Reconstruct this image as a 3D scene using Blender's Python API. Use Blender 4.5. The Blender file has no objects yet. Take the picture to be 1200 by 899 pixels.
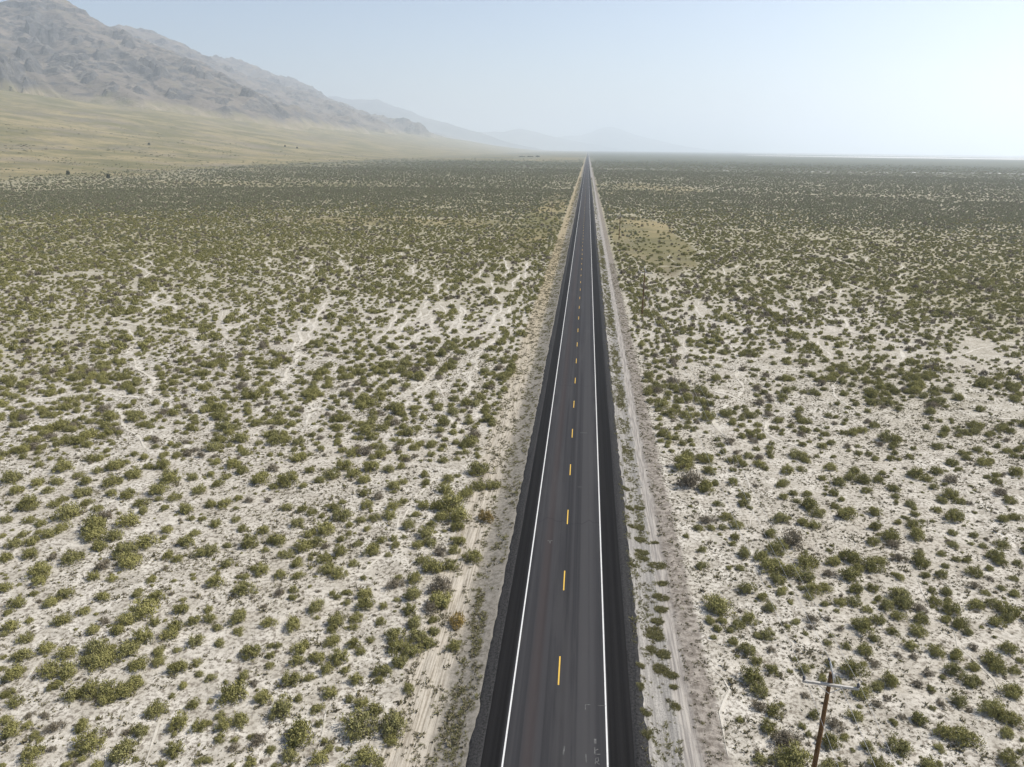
import bpy, bmesh, math, random
import numpy as np
from mathutils import Matrix, Vector

scene = bpy.context.scene
COL = scene.collection
rng = np.random.default_rng(7)
random.seed(7)
R = math.radians

# ------------------------------------------------------------------ camera
# world: +Y runs along the road, +Z up, the desert plain is z = 0, the asphalt top z = ROADZ
ROADZ = 0.70
CAMZ = 38.5 + ROADZ
F, CX, CY = 832.0, 600.0, 449.5                      # focal length and centre in photo pixels (1200 x 899)
_r = np.array([689.0 - CX, 175.0 - CY, F]); _r /= np.linalg.norm(_r)      # road direction seen by the camera
_n = np.cross(_r, np.array([789.0 - CX, 176.25 - CY, F])); _n /= np.linalg.norm(_n)
_up = _n if _n[1] < 0 else -_n
_rt = np.cross(_r, _up)
if _rt[0] < 0: _rt = -_rt
CM = np.stack([_rt, _r, _up])                        # world = CM @ (right, down, forward)

cam_data = bpy.data.cameras.new('camera')
cam = bpy.data.objects.new('camera', cam_data); COL.objects.link(cam)
cam_data.sensor_fit = 'HORIZONTAL'; cam_data.sensor_width = 36.0
cam_data.lens = F / 1200.0 * 36.0
cam_data.clip_start = 0.5; cam_data.clip_end = 250000.0
mw = Matrix.Identity(4)
for i in range(3):
    mw[i][0] = CM[i, 0]; mw[i][1] = -CM[i, 1]; mw[i][2] = -CM[i, 2]
mw[2][3] = CAMZ
cam.matrix_world = mw
scene.camera = cam

# ------------------------------------------------------------------ world, sun, exposure
SUN_AZ, SUN_EL = R(70), R(48)                        # azimuth from +Y towards +X
world = bpy.data.worlds.new('World'); scene.world = world; world.use_nodes = True
wn = world.node_tree
for n in list(wn.nodes): wn.nodes.remove(n)
w_out = wn.nodes.new('ShaderNodeOutputWorld'); w_bg = wn.nodes.new('ShaderNodeBackground')
sky = wn.nodes.new('ShaderNodeTexSky'); sky.sky_type = 'NISHITA'; sky.sun_disc = False
sky.sun_elevation = SUN_EL; sky.sun_rotation = SUN_AZ
sky.altitude = 1300.0; sky.air_density = 1.0; sky.dust_density = 5.0; sky.ozone_density = 1.0
w_bg.inputs['Strength'].default_value = 0.115
wn.links.new(sky.outputs[0], w_bg.inputs[0]); wn.links.new(w_bg.outputs[0], w_out.inputs[0])

sun_data = bpy.data.lights.new('sun', 'SUN'); sun_data.energy = 5.0; sun_data.angle = R(0.55)
sun_data.color = (1.0, 0.955, 0.89)
sun = bpy.data.objects.new('sun', sun_data); COL.objects.link(sun)
sdir = Vector((math.sin(SUN_AZ) * math.cos(SUN_EL), math.cos(SUN_AZ) * math.cos(SUN_EL), math.sin(SUN_EL)))
sun.rotation_euler = sdir.to_track_quat('Z', 'Y').to_euler()
sun.location = (60, 20, 120)

vs = scene.view_settings
vs.view_transform = 'Standard'; vs.look = 'None'; vs.gamma = 1.0; vs.use_curve_mapping = False
vs.exposure = 0.39
scene.cycles.use_denoising = True
scene.cycles.max_bounces = 6; scene.cycles.diffuse_bounces = 3; scene.cycles.volume_bounces = 1
scene.cycles.transparent_max_bounces = 4

HAZE_DENSITY = 1.05e-4
HAZE_COLOR = (0.855, 0.935, 1.0)
HAZE_ANISO = 0.36

# ------------------------------------------------------------------ helpers
def ray(px, py):
    return CM @ np.array([px - CX, py - CY, F])

def ground_at(px, py, z=0.0):
    d = ray(px, py); t = (z - CAMZ) / d[2]
    return d[0] * t, d[1] * t

def project(x, y, z):
    c = CM.T @ np.stack([np.asarray(x, float), np.asarray(y, float), np.asarray(z, float) - CAMZ])
    return CX + F * c[0] / c[2], CY + F * c[1] / c[2], c[2]

def hash2(ix, iy, seed):
    h = (ix.astype(np.int64) * 374761393 + iy.astype(np.int64) * 668265263 + seed * 144269504) & 0xffffffff
    h = ((h ^ (h >> 13)) * 1274126177) & 0xffffffff
    return ((h ^ (h >> 16)) & 0xffffff) / float(0xffffff)

def vnoise(x, y, seed=0):
    x = np.asarray(x, float); y = np.asarray(y, float)
    ix = np.floor(x); iy = np.floor(y); fx = x - ix; fy = y - iy
    fx = fx * fx * fx * (fx * (fx * 6 - 15) + 10); fy = fy * fy * fy * (fy * (fy * 6 - 15) + 10)
    ix = ix.astype(np.int64); iy = iy.astype(np.int64)
    a = hash2(ix, iy, seed); b = hash2(ix + 1, iy, seed); c = hash2(ix, iy + 1, seed); d = hash2(ix + 1, iy + 1, seed)
    return (a * (1 - fx) + b * fx) * (1 - fy) + (c * (1 - fx) + d * fx) * fy

def fbm(x, y, octaves=4, seed=0):
    s = 0; a = 0.5; t = 0
    for o in range(octaves):
        s = s + a * vnoise(x * 2 ** o + 17.3 * o, y * 2 ** o - 9.1 * o, seed + o); t += a; a *= 0.5
    return s / t

def ridged(x, y, octaves=4, seed=0):
    s = 0; a = 0.5; t = 0
    for o in range(octaves):
        s = s + a * (1 - np.abs(2 * vnoise(x * 2.1 ** o + 5.7 * o, y * 2.1 ** o + 3.3 * o, seed + o) - 1)); t += a; a *= 0.5
    return s / t

def sstep(a, b, x):
    t = np.clip((np.asarray(x, float) - a) / (b - a), 0, 1)
    return t * t * (3 - 2 * t)

def link(name, me, mat=None, parent=None):
    o = bpy.data.objects.new(name, me); COL.objects.link(o)
    if mat is not None and me is not None and not me.materials: me.materials.append(mat)
    if parent is not None: o.parent = parent
    return o

def tag(o, label=None, cat=None, group=None, kind=None):
    if label: o['label'] = label
    if cat: o['category'] = cat
    if group: o['group'] = group
    if kind: o['kind'] = kind
    return o

def mesh_from(name, verts, faces, smooth=False):
    me = bpy.data.meshes.new(name)
    me.from_pydata([tuple(map(float, v)) for v in verts], [], [tuple(map(int, f)) for f in faces])
    if smooth: me.polygons.foreach_set('use_smooth', [True] * len(me.polygons))
    me.update(); return me

def grid_mesh(name, X, Y, Z, smooth=True):
    """X, Y, Z are (ny, nx) arrays."""
    ny, nx = X.shape
    me = bpy.data.meshes.new(name)
    me.vertices.add(nx * ny)
    me.vertices.foreach_set('co', np.stack([X, Y, Z], -1).astype(np.float32).ravel())
    idx = np.arange(nx * ny).reshape(ny, nx)
    q = np.stack([idx[:-1, :-1], idx[:-1, 1:], idx[1:, 1:], idx[1:, :-1]], -1).reshape(-1, 4)
    nf = len(q)
    me.loops.add(nf * 4); me.polygons.add(nf)
    me.loops.foreach_set('vertex_index', q.astype(np.int32).ravel())
    me.polygons.foreach_set('loop_start', np.arange(0, nf * 4, 4, dtype=np.int32))
    me.polygons.foreach_set('use_smooth', np.full(nf, smooth))
    me.update(calc_edges=True); return me

def float_attr(me, name, arr):
    a = me.attributes.new(name, 'FLOAT', 'POINT'); a.data.foreach_set('value', np.asarray(arr, np.float32).ravel())

# node helpers -----------------------------------------------------
class NT:
    def __init__(self, name):
        self.mat = bpy.data.materials.new(name); self.mat.use_nodes = True
        self.t = self.mat.node_tree
        for n in list(self.t.nodes): self.t.nodes.remove(n)
        self.out = self.t.nodes.new('ShaderNodeOutputMaterial')
    def put(self, sock, v):
        if hasattr(v, 'is_output') or isinstance(v, bpy.types.NodeSocket): self.t.links.new(v, sock)
        elif isinstance(v, (tuple, list)) and len(v) == 3 and sock.type == 'RGBA': sock.default_value = (*v, 1)
        else: sock.default_value = v
    def m(self, op, a, b=0.0, c=None, clamp=False):
        n = self.t.nodes.new('ShaderNodeMath'); n.operation = op; n.use_clamp = clamp
        self.put(n.inputs[0], a); self.put(n.inputs[1], b)
        if c is not None: self.put(n.inputs[2], c)
        return n.outputs[0]
    def mr(self, v, a, b, c=0.0, d=1.0, smooth=True):
        n = self.t.nodes.new('ShaderNodeMapRange'); n.interpolation_type = 'SMOOTHSTEP' if smooth else 'LINEAR'
        self.put(n.inputs['Value'], v); n.inputs['From Min'].default_value = a; n.inputs['From Max'].default_value = b
        n.inputs['To Min'].default_value = c; n.inputs['To Max'].default_value = d
        return n.outputs[0]
    def mix(self, f, a, b, blend='MIX'):
        n = self.t.nodes.new('ShaderNodeMix'); n.data_type = 'RGBA'; n.blend_type = blend
        self.put(n.inputs[0], f); self.put(n.inputs[6], a); self.put(n.inputs[7], b)
        return n.outputs[2]
    def pos(self):
        return self.t.nodes.new('ShaderNodeNewGeometry').outputs['Position']
    def obj(self):
        return self.t.nodes.new('ShaderNodeTexCoord').outputs['Object']
    def sep(self, v):
        n = self.t.nodes.new('ShaderNodeSeparateXYZ'); self.put(n.inputs[0], v); return n.outputs
    def scale(self, v, s):
        n = self.t.nodes.new('ShaderNodeVectorMath'); n.operation = 'MULTIPLY'; self.put(n.inputs[0], v); n.inputs[1].default_value = s
        return n.outputs[0]
    def noise(self, v, scale, detail=3.0, rough=0.55, dist=0.0):
        n = self.t.nodes.new('ShaderNodeTexNoise'); self.put(n.inputs['Vector'], v)
        n.inputs['Scale'].default_value = scale; n.inputs['Detail'].default_value = detail
        n.inputs['Roughness'].default_value = rough; n.inputs['Distortion'].default_value = dist
        return n.outputs['Fac']
    def voro(self, v, scale, out='Distance'):
        n = self.t.nodes.new('ShaderNodeTexVoronoi'); self.put(n.inputs['Vector'], v); n.inputs['Scale'].default_value = scale
        return n.outputs[out]
    def attr(self, name, kind='GEOMETRY'):
        n = self.t.nodes.new('ShaderNodeAttribute'); n.attribute_name = name; n.attribute_type = kind
        return n.outputs['Fac']
    def rand(self):
        return self.t.nodes.new('ShaderNodeObjectInfo').outputs['Random']
    def bump(self, h, strength, dist):
        n = self.t.nodes.new('ShaderNodeBump'); self.put(n.inputs['Height'], h)
        n.inputs['Strength'].default_value = strength; n.inputs['Distance'].default_value = dist
        return n.outputs[0]
    def principled(self, col, rough=0.9, spec=0.2, normal=None, metallic=0.0, transl=0.0):
        b = self.t.nodes.new('ShaderNodeBsdfPrincipled'); self.put(b.inputs['Base Color'], col)
        self.put(b.inputs['Roughness'], rough); b.inputs['Specular IOR Level'].default_value = spec
        b.inputs['Metallic'].default_value = metallic
        if normal is not None: self.t.links.new(normal, b.inputs['Normal'])
        sh = b.outputs[0]
        if transl > 0:
            tr = self.t.nodes.new('ShaderNodeBsdfTranslucent'); self.put(tr.inputs[0], col)
            ms = self.t.nodes.new('ShaderNodeMixShader'); ms.inputs[0].default_value = transl
            self.t.links.new(sh, ms.inputs[1]); self.t.links.new(tr.outputs[0], ms.inputs[2]); sh = ms.outputs[0]
        self.t.links.new(sh, self.out.inputs[0]); return self.mat

# ------------------------------------------------------------------ terrain functions
FOOT_IN, FOOT_OUT = 690.0, 1800.0        # the grass slope climbs from here to the foot of the range
def bajada(x, y):
    """height of the plain and of the fan that climbs to the range on the left"""
    x = np.asarray(x, float); y = np.asarray(y, float)
    L = -x + 50 * (fbm(x / 900, y / 900, 3, 61) - 0.5)
    t = np.clip((L - FOOT_IN) / (FOOT_OUT - FOOT_IN), 0, None)
    z = 146.0 * np.minimum(t, 1.0) ** 1.35 + 160.0 * np.maximum(t - 1.0, 0)
    z = np.minimum(z, 420.0)
    far = 1 - sstep(9000, 20000, y)
    back = sstep(-1500, 800, y)
    z = z * far * (0.3 + 0.7 * back)
    z = z * (1 + 0.25 * (fbm(x / 500, y / 700, 4, 5) - 0.5))
    z = z + 6.0 * (ridged(y / 260, x / 900, 3, 8) - 0.6) * sstep(0.05, 0.5, t)
    return z

def near_relief(x, y):
    f = 1 - sstep(120, 400, np.hypot(x, y))
    off = sstep(11, 16, np.abs(x))
    return f * off * (0.22 * (fbm(x / 6, y / 6, 3, 3) - 0.5) + 0.10 * (fbm(x / 1.7, y / 1.7, 2, 4) - 0.5))

def bank(x, y):
    """cross-section of the road embankment and of the tracks beside it"""
    x = np.asarray(x, float); y = np.asarray(y, float)
    w = 0.35 * (fbm(y / 5, y * 0 + 1.3, 2, 31) - 0.5)
    left = sstep(-8.6, -5.3, x + w); right = 1 - sstep(5.1, 7.4, x + w)
    z = (ROADZ - 0.06) * np.minimum(left, right)
    wob = 0.25 * (vnoise(y / 14, y * 0 + 4.4, 40) - 0.5)
    for c, d, s in ((8.55, .07, .17), (9.2, .06, .17), (-10.0, .05, .22), (-11.3, .05, .22)):
        z = z - d * np.exp(-((x + wob - c) / s) ** 2)
    z = z + 0.07 * np.exp(-((x - 10.2) / 0.7) ** 2) * (fbm(x / .5, y / .6, 2, 77))
    return z

def ground_z(x, y):
    return bajada(x, y) + near_relief(x, y) + bank(x, y)

# zone functions used by both the ground colour and the shrubs
def blob(x, y, cx, cy, rx, ry, seed):
    d = np.sqrt(((x - cx) / rx) ** 2 + ((y - cy) / ry) ** 2) + 0.55 * (fbm(x / 22, y / 45, 3, seed) - 0.5)
    return 1 - sstep(0.8, 1.1, d)

def grass_zone(x, y):
    g = blob(x, y, 30, 345, 17, 105, 50)                          # yellow-green grass clearing beyond the poles
    g = np.maximum(g, 0.75 * blob(x, y, -24, 480, 13, 220, 51))   # tan clearing beside the verge
    g = np.maximum(g, 0.6 * blob(x, y, -115, 395, 75, 26, 52))
    g = np.maximum(g, 0.5 * blob(x, y, -330, 760, 160, 60, 53))
    g = np.maximum(g, 0.55 * blob(x, y, 60, 800, 70, 130, 54))
    edge = FOOT_IN - 30 + 110 * (fbm(x / 160, y / 260, 3, 55) - 0.5)
    g = np.maximum(g, sstep(-20, 30, -x - edge))                  # the fan below the range
    g = np.maximum(g, .62 * sstep(330, 620, -x + 160 * (fbm(x / 150, y / 150, 3, 57) - .5)) * sstep(.35, .6, fbm(x / 70, y / 90, 3, 58)))
    g = np.maximum(g, .85 * sstep(1900, 2500, y + 500 * (fbm(x / 300, y / 300, 3, 59) - .5)) * (1 - sstep(-60, 60, x)) * sstep(.38, .55, fbm(x / 500, y / 260, 3, 60)))
    return g

# ------------------------------------------------------------------ ground sheet
def graded(lo_fine, hi_fine, step, lo, hi, growth):
    mid = list(np.arange(lo_fine, hi_fine + 1e-6, step))
    up = []; v = mid[-1]; s = step
    while v < hi: s *= growth; v += s; up.append(min(v, hi))
    dn = []; v = mid[0]; s = step
    while v > lo: s *= growth; v -= s; dn.append(max(v, lo))
    return np.array(dn[::-1] + mid + up)

gx = graded(-13.5, 13.0, 0.22, -42000, 42000, 1.055)
gy = graded(20, 130, 0.8, -4000, 60000, 1.028)
GX, GY = np.meshgrid(gx, gy)
GZ = ground_z(GX, GY)
me = grid_mesh('ground', GX, GY, GZ)
dist = np.hypot(GX, GY)
float_attr(me, 'grass', grass_zone(GX, GY))
float_attr(me, 'dull', sstep(115, 330, dist + 120 * (fbm(GX / 60, GY / 60, 3, 90) - 0.5)) * (0.88 + 0.12 * sstep(-40, 60, -GX)))
float_attr(me, 'cover', sstep(700, 2200, dist + 300 * (fbm(GX / 200, GY / 200, 3, 91) - 0.5)))

N = NT('desert_ground'); p = N.pos(); xyz = N.sep(p)
n_big = N.noise(p, 0.045, 4); n_mid = N.noise(p, 0.42, 5, 0.6); n_fine = N.noise(p, 2.6, 5, 0.7); n_grit = N.noise(p, 9.0, 4, 0.7)
sand = N.mix(N.mr(n_mid, .36, .64), (0.345, 0.319, 0.268), (0.53, 0.499, 0.437))
sand = N.mix(N.mr(n_big, .35, .65, 0, .55), sand, (0.385, 0.352, 0.29))
litter = N.m('MULTIPLY', N.mr(n_fine, .46, .60), N.mr(N.noise(p, 0.5, 4, .6), .30, .55, .30, 1.0))
sand = N.mix(N.m('MULTIPLY', litter, .92), sand, (0.15, 0.130, 0.102))
sand = N.mix(N.mr(n_grit, .53, .66, 0, .6), sand, (0.20, 0.175, 0.145))
dull = N.attr('dull')
dull_col = N.mix(N.mr(N.noise(p, .12, 5, .65), .35, .65), (0.150, 0.138, 0.074), (0.275, 0.245, 0.158))
col = N.mix(N.m('MULTIPLY', dull, N.mr(n_mid, .34, .64, 1.0, .72)), sand, dull_col)
grass_c = N.mix(N.mr(N.noise(p, .007, 8, .68), .40, .62), (0.128, 0.118, 0.055), (0.25, 0.205, 0.110))
grass_c = N.mix(N.mr(N.noise(p, .25, 4, .7), .5, .68, 0, .7), grass_c, (0.09, 0.086, 0.046))
grass_c = N.mix(N.mr(N.noise(p, .006, 6, .7), .48, .64, 0, .6), grass_c, (0.165, 0.142, 0.112))
grass_c = N.mix(N.mr(N.noise(p, .035, 6, .75), .52, .62, 0, .65), grass_c, (0.088, 0.086, 0.05))
col = N.mix(N.mr(N.m('ADD', N.attr('grass'), N.m('MULTIPLY', N.m('SUBTRACT', n_mid, .5), .5)), .25, .7), col, grass_c)
cov_c = N.mix(N.mr(N.noise(p, .05, 6, .75), .38, .60), (0.052, 0.060, 0.038), (0.100, 0.104, 0.066))
cov_f = N.m('MULTIPLY', N.attr('cover'), N.m('SUBTRACT', 1.0, N.attr('grass'), clamp=True))
col = N.mix(cov_f, col, cov_c)
# strips beside the road, wavering edges
xw = N.m('ADD', xyz[0], N.m('MULTIPLY', N.m('SUBTRACT', N.noise(p, .5, 5, .65), .5), 1.5))
def band(a, b, s):
    return N.m('MULTIPLY', N.mr(xw, a - s, a + s), N.mr(xw, b - s, b + s, 1, 0))
track_streak = N.noise(N.scale(p, (7, .22, 1)), 1.0, 4, .6)
pale_gravel = N.mix(N.mr(track_streak, .35, .65), (0.165, 0.157, 0.145), (0.29, 0.276, 0.252))
pale_gravel = N.mix(N.mr(n_grit, .46, .62, 0, .75), pale_gravel, (0.125, 0.118, 0.108))
col = N.mix(N.m('MULTIPLY', band(5.6, 8.6, .35), .95), col, pale_gravel)
rut = N.mix(N.mr(track_streak, .38, .62), (0.20, 0.183, 0.165), (0.33, 0.305, 0.27))
col = N.mix(band(8.3, 9.6, .2), col, rut)
rough = N.mix(N.mr(N.noise(p, 1.6, 5, .75), .4, .62), (0.10, 0.084, 0.070), (0.255, 0.226, 0.195))
col = N.mix(N.m('MULTIPLY', band(9.4, 11.3, .35), .85), col, rough)
lgrav = N.mix(N.mr(n_fine, .38, .62), (0.105, 0.095, 0.075), (0.235, 0.214, 0.182))
col = N.mix(N.m('MULTIPLY', band(-9.2, -6.0, .5), .9), col, lgrav)
lt = N.mix(N.mr(track_streak, .36, .6), (0.20, 0.172, 0.13), (0.40, 0.36, 0.295))
ltan = N.mix(N.mr(xyz[1], 70, 240), lt, N.mix(N.mr(track_streak, .36, .62), (0.20, 0.165, 0.10), (0.32, 0.262, 0.165)))
col = N.mix(N.m('MULTIPLY', band(-12.4, -9.0, .5), .85), col, ltan)
hgt = N.m('ADD', N.m('MULTIPLY', n_fine, .6), N.m('MULTIPLY', n_grit, .4))
M_GROUND = N.principled(col, .95, .1, N.bump(hgt, .55, .10))
ground = tag(link('ground', me, M_GROUND), kind='structure')

# ------------------------------------------------------------------ mountains
FRONT = [(-3300, 3384, 560), (-3400, 3985, 725), (-3600, 4475, 781), (-3500, 4545, 858), (-3400, 4646, 903), (-3300, 4689, 853), (-3150, 4866, 757),
         (-3000, 5081, 666), (-2850, 5462, 551), (-2650, 5858, 427), (-2400, 6474, 289), (-2150, 7165, 210), (-1900, 8200, 120)]
_s = 0.83
BACK = [(x * _s, y * _s, CAMZ + (z - 38.5) * _s) for x, y, z in
        [(-5300, 6000, 900), (-5200, 7585, 1103), (-5200, 8039, 1250), (-5200, 8360, 1324), (-5200, 8713, 1233), (-5100, 9016, 1179), (-5000, 9626, 1115),
         (-5000, 10419, 1193), (-4900, 11505, 1084), (-4800, 11922, 1060), (-4600, 12473, 830), (-4400, 13173, 722), (-4200, 14024, 527),
         (-3600, 16539, 358), (-2600, 20847, 121), (-1500, 26974, 20)]]

def ridge_h(x, y, pts, slope, warp, seed):
    best = np.full(x.shape, -1e9)
    for a, b in zip(pts[:-1], pts[1:]):
        ax, ay, az = a; bx, by, bz = b
        dx, dy = bx - ax, by - ay; L2 = dx * dx + dy * dy
        t = np.clip(((x - ax) * dx + (y - ay) * dy) / L2, 0, 1)
        d = np.hypot(x - ax - t * dx, y - ay - t * dy)
        h = az + t * (bz - az)
        s = y * 0.8 + x * 0.35                                    # along the range
        spur = fbm(s / 520, d / 2600, 4, seed) - 0.5
        spur2 = ridged(s / 290 + d / 1500, d / 1500, 3, seed + 9) - 0.62
        de = d * (1 + warp * spur) - spur2 * np.minimum(d * .5, 210)
        best = np.maximum(best, h - slope * de * (1 - 0.22 * np.clip(de / 1800, 0, 1)))
    return best

def range_z(x, y):
    base = bajada(x, y)
    h = np.maximum(ridge_h(x, y, FRONT, 0.50, .55, 20), ridge_h(x, y, BACK, 0.50, .6, 26))
    h = h - .55 * np.clip(1900 + 160 * (fbm(y / 400, x / 400, 3, 88) - .5) + x, 0, None)          # the range ends at its foot
    k = sstep(-10, 160, h - base)
    wx = x + 90 * (fbm(x / 200, y / 200, 3, 71) - .5); wy = y + 90 * (fbm(x / 200, y / 200, 3, 72) - .5)
    crest = 0.35 + 0.65 * sstep(20, 300, h - base)
    h = h + k * crest * (62 * (ridged((wy * .8 + wx * .35) / 250, (wx * .8 - wy * .35) / 1000, 4, 33) - .60) + 15 * (ridged(wx / 300, wy / 300, 4, 35) - .62) + 13 * (ridged(wx / 75, wy / 75, 3, 36) - .6) + 9 * (ridged(x / 30, y / 30, 2, 38) - .6))
    # dipping rock beds that stand out as broken ledges
    q_ = h + .16 * y - .10 * x + 40 * (fbm(x / 300, y / 300, 3, 73) - .5)
    bed = fbm(q_ / 46, y / 900, 3, 74)
    h = h + k * 17 * sstep(.56, .61, bed) * sstep(.40, .55, fbm(x / 170, y / 170, 3, 75))
    # rock bands and knobs: steep steps
    oc = fbm(wx / 240 + wy / 900, wy / 150, 4, 44)
    h = h + k * 15 * sstep(.575, .63, oc) + k * 8 * sstep(.60, .64, fbm(wx / 90, wy / 90, 3, 47))
    for ox, oy, r_, hh in OUTCROPS:
        d = np.hypot((x - ox), (y - oy) * .8) / r_ + .8 * (fbm(x / 45, y / 45, 3, 49) - .5)
        h = h + .85 * hh * (1 - sstep(.60, .85, d)) * (0.35 + 1.15 * ridged(x / 38, y / 38, 2, 52))
    return h

OUTCROPS = []
def march(px, py):
    d = ray(px, py); d = d / np.linalg.norm(d)
    t = np.arange(1500., 12000., 12.)
    x, y, z = d[0] * t, d[1] * t, CAMZ + d[2] * t
    hit = np.nonzero(z < np.maximum(range_z(x, y), bajada(x, y)))[0]
    return (x[hit[0]], y[hit[0]]) if len(hit) else None
_spots = [((50, 44), 75, 60), ((30, 70), 40, 45), ((12, 82), 70, 40), ((38, 80), 35, 40), ((22, 106), 95, 60), ((5, 104), 80, 55), ((45, 116), 60, 45), ((62, 122), 45, 35),
          ((97, 70), 30, 35), ((55, 60), 25, 25), ((178, 78), 60, 40), ((190, 84), 40, 30), ((225, 82), 70, 35), ((240, 90), 50, 30), ((150, 52), 40, 30), ((268, 82), 60, 35), ((105, 92), 35, 22), ((330, 132), 40, 25), ((260, 120), 35, 25), ((534, 160), 70, 45), ((480, 153), 60, 30), ((130, 108), 40, 25), ((165, 108), 30, 22), ((205, 112), 40, 25), ((90, 48), 30, 25), ((120, 66), 35, 25), ((290, 112), 40, 28)]
_found = [(march(*s[0]), s[1], s[2]) for s in _spots]
OUTCROPS = [(f[0], f[1], r_, h_) for f, r_, h_ in _found if f is not None]

mx = np.concatenate([np.arange(-8600, -4300, 48.), np.arange(-4300, -3700, 24.), np.arange(-3700, -1350, 11.5)])
my = np.array([1300 * 1.0042 ** i for i in range(720)]); my = my[my < 22500]
MX, MY = np.meshgrid(mx, my)
MZ = range_z(MX, MY)
bj = bajada(MX, MY)
rock = sstep(-5, 30, MZ - bj)
MZ = np.where(MZ < bj - 8, bj - 8 - 0.1 * np.minimum(bj - MZ, 300), MZ)
me = grid_mesh('mountain_range', MX, MY, MZ, False)
float_attr(me, 'rise', MZ - bj)

N = NT('mountain_rock'); p = N.pos()
g = N.t.nodes.new('ShaderNodeNewGeometry'); nz = N.sep(g.outputs['Normal'])[2]
a = N.noise(p, .004, 6, .65); b = N.noise(p, .02, 6, .7)
earth = N.mix(N.mr(a, .36, .64), (0.128, 0.108, 0.088), (0.190, 0.160, 0.132))
earth = N.mix(N.mr(b, .52, .68, 0, .7), earth, (0.075, 0.068, 0.058))
earth = N.mix(N.mr(N.noise(p, .011, 4, .6), .55, .7, 0, .6), earth, (0.19, 0.168, 0.105))
stone = N.mix(N.mr(N.noise(p, .03, 5, .7), .35, .65), (0.045, 0.045, 0.047), (0.15, 0.14, 0.13))
strata = N.noise(N.scale(p, (.0035, .0028, .021)), 1.0, 6, .68, .6)
broken = N.noise(p, .009, 5, .65)
ledge = N.m('MULTIPLY', N.mr(strata, .535, .60), N.mr(broken, .44, .56))
stone = N.mix(N.mr(N.noise(p, .07, 4, .7), .42, .6, 0, .8), stone, (0.062, 0.062, 0.066))
col = N.mix(N.mr(nz, .70, .85, 1, 0), earth, stone)
col = N.mix(N.m('MULTIPLY', ledge, .85), col, (0.050, 0.050, 0.053))
low = N.mix(N.mr(N.noise(p, .012, 6, .65), .35, .65), (0.17, 0.152, 0.09), (0.26, 0.218, 0.15))
col = N.mix(N.mr(N.m('ADD', N.attr('rise'), N.m('MULTIPLY', N.m('SUBTRACT', N.noise(p, .006, 4), .5), 120.)), 5, 55, 1, 0), col, low)
M_ROCK = N.principled(col, .95, .1, N.bump(N.noise(p, .05, 6, .7), .8, 14.0))
tag(link('mountain_range', me, M_ROCK), kind='structure')

def far_range(name, prof, Y, depth, slope, seed, step):
    xs = np.array([q[0] for q in prof], float); zs = np.array([q[2] for q in prof], float)
    x = np.arange(xs.min() - 1500, xs.max() + 1500, step); y = np.linspace(Y - depth, Y + depth, 70)
    X, YY = np.meshgrid(x, y)
    cz = np.interp(X, xs, zs, left=-40, right=-40)
    wander = 900 * (fbm(X / 3000, X * 0 + 2, 3, seed) - .5)
    d = np.abs(YY - Y - wander)
    Z = cz - slope * d * (1 + .8 * (fbm(X / 700, YY / 1800, 4, seed + 1) - .5)) + 140 * (ridged(X / 900, YY / 1400, 4, seed + 2) - .65) * sstep(0, 300, cz)
    me = grid_mesh(name, X, YY, np.maximum(Z, -30))
    float_attr(me, 'rise', Z)
    return tag(link(name, me, M_FARHAZED), kind='structure')
N = NT('far_slopes_haze_tint'); p = N.pos()  # slopes coloured dark and cool: part of the haze's blue is painted in
M_FARHAZED = N.principled(N.mix(N.mr(N.noise(p, .002, 5, .65), .38, .62), (0.055, 0.066, 0.070), (0.115, 0.118, 0.112)), .95, .1)
far_range('far_mountains', [(-7600, 0, 900), (-6800, 0, 1080), (-6066, 0, 1137), (-5666, 0, 1102), (-4868, 0, 1071), (-4280, 0, 875), (-3889, 0, 732), (-3102, 0, 537), (-2513, 0, 360), (-1728, 0, 147), (-900, 0, 10)], 17000, 3600, .34, 300, 70)
far_range('distant_mountains', [(-7000, 0, 300), (-5226, 0, 423), (-4103, 0, 590), (-2719, 0, 526), (-2171, 0, 634), (-1348, 0, 462), (-800, 0, 365), (291, 0, 171), (1300, 0, 20)], 24000, 3200, .25, 320, 90)
far_range('horizon_mountains', [(-4200, 0, 60), (-3050, 0, 230), (-1681, 0, 439), (-328, 0, 582), (334, 0, 811), (931, 0, 912), (1509, 0, 727), (2357, 0, 482), (3704, 0, 210), (4702, 0, 95), (6000, 0, 10)], 30000, 3400, .32, 340, 100)
# ------------------------------------------------------------------ pale flats on the far plain
N = NT('salt_crust'); p = N.pos()
M_SALT = N.principled(N.mix(N.mr(N.noise(p, .01, 4), .35, .65), (0.40, 0.385, 0.355), (0.54, 0.525, 0.50)), .9, .2)
def flat_patch(name, x0, x1, y0, y1, seed, z=.35, mat=M_SALT):
    n = 90; t = np.linspace(0, 1, n)
    x = x0 + (x1 - x0) * t; mid = (y0 + y1) / 2; hw = (y1 - y0) / 2 * np.sin(np.pi * t) ** .35
    a = mid - hw * (.45 + .9 * fbm(x / (abs(x1 - x0) / 9), t * 0, 4, seed)); b = mid + hw * (.45 + .9 * fbm(x / (abs(x1 - x0) / 9), t * 0 + 7, 4, seed + 1))
    v = [(x[i], a[i], z) for i in range(n)] + [(x[i], b[i], z) for i in range(n)]
    f = [(i, i + 1, n + i + 1, n + i) for i in range(n - 1)]
    return tag(link(name, mesh_from(name, v, f), mat), kind='structure')
flat_patch('salt_flat', 1500, 9000, 6100, 8600, 400)
flat_patch('salt_flat', 2600, 14000, 10500, 14500, 402)
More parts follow.
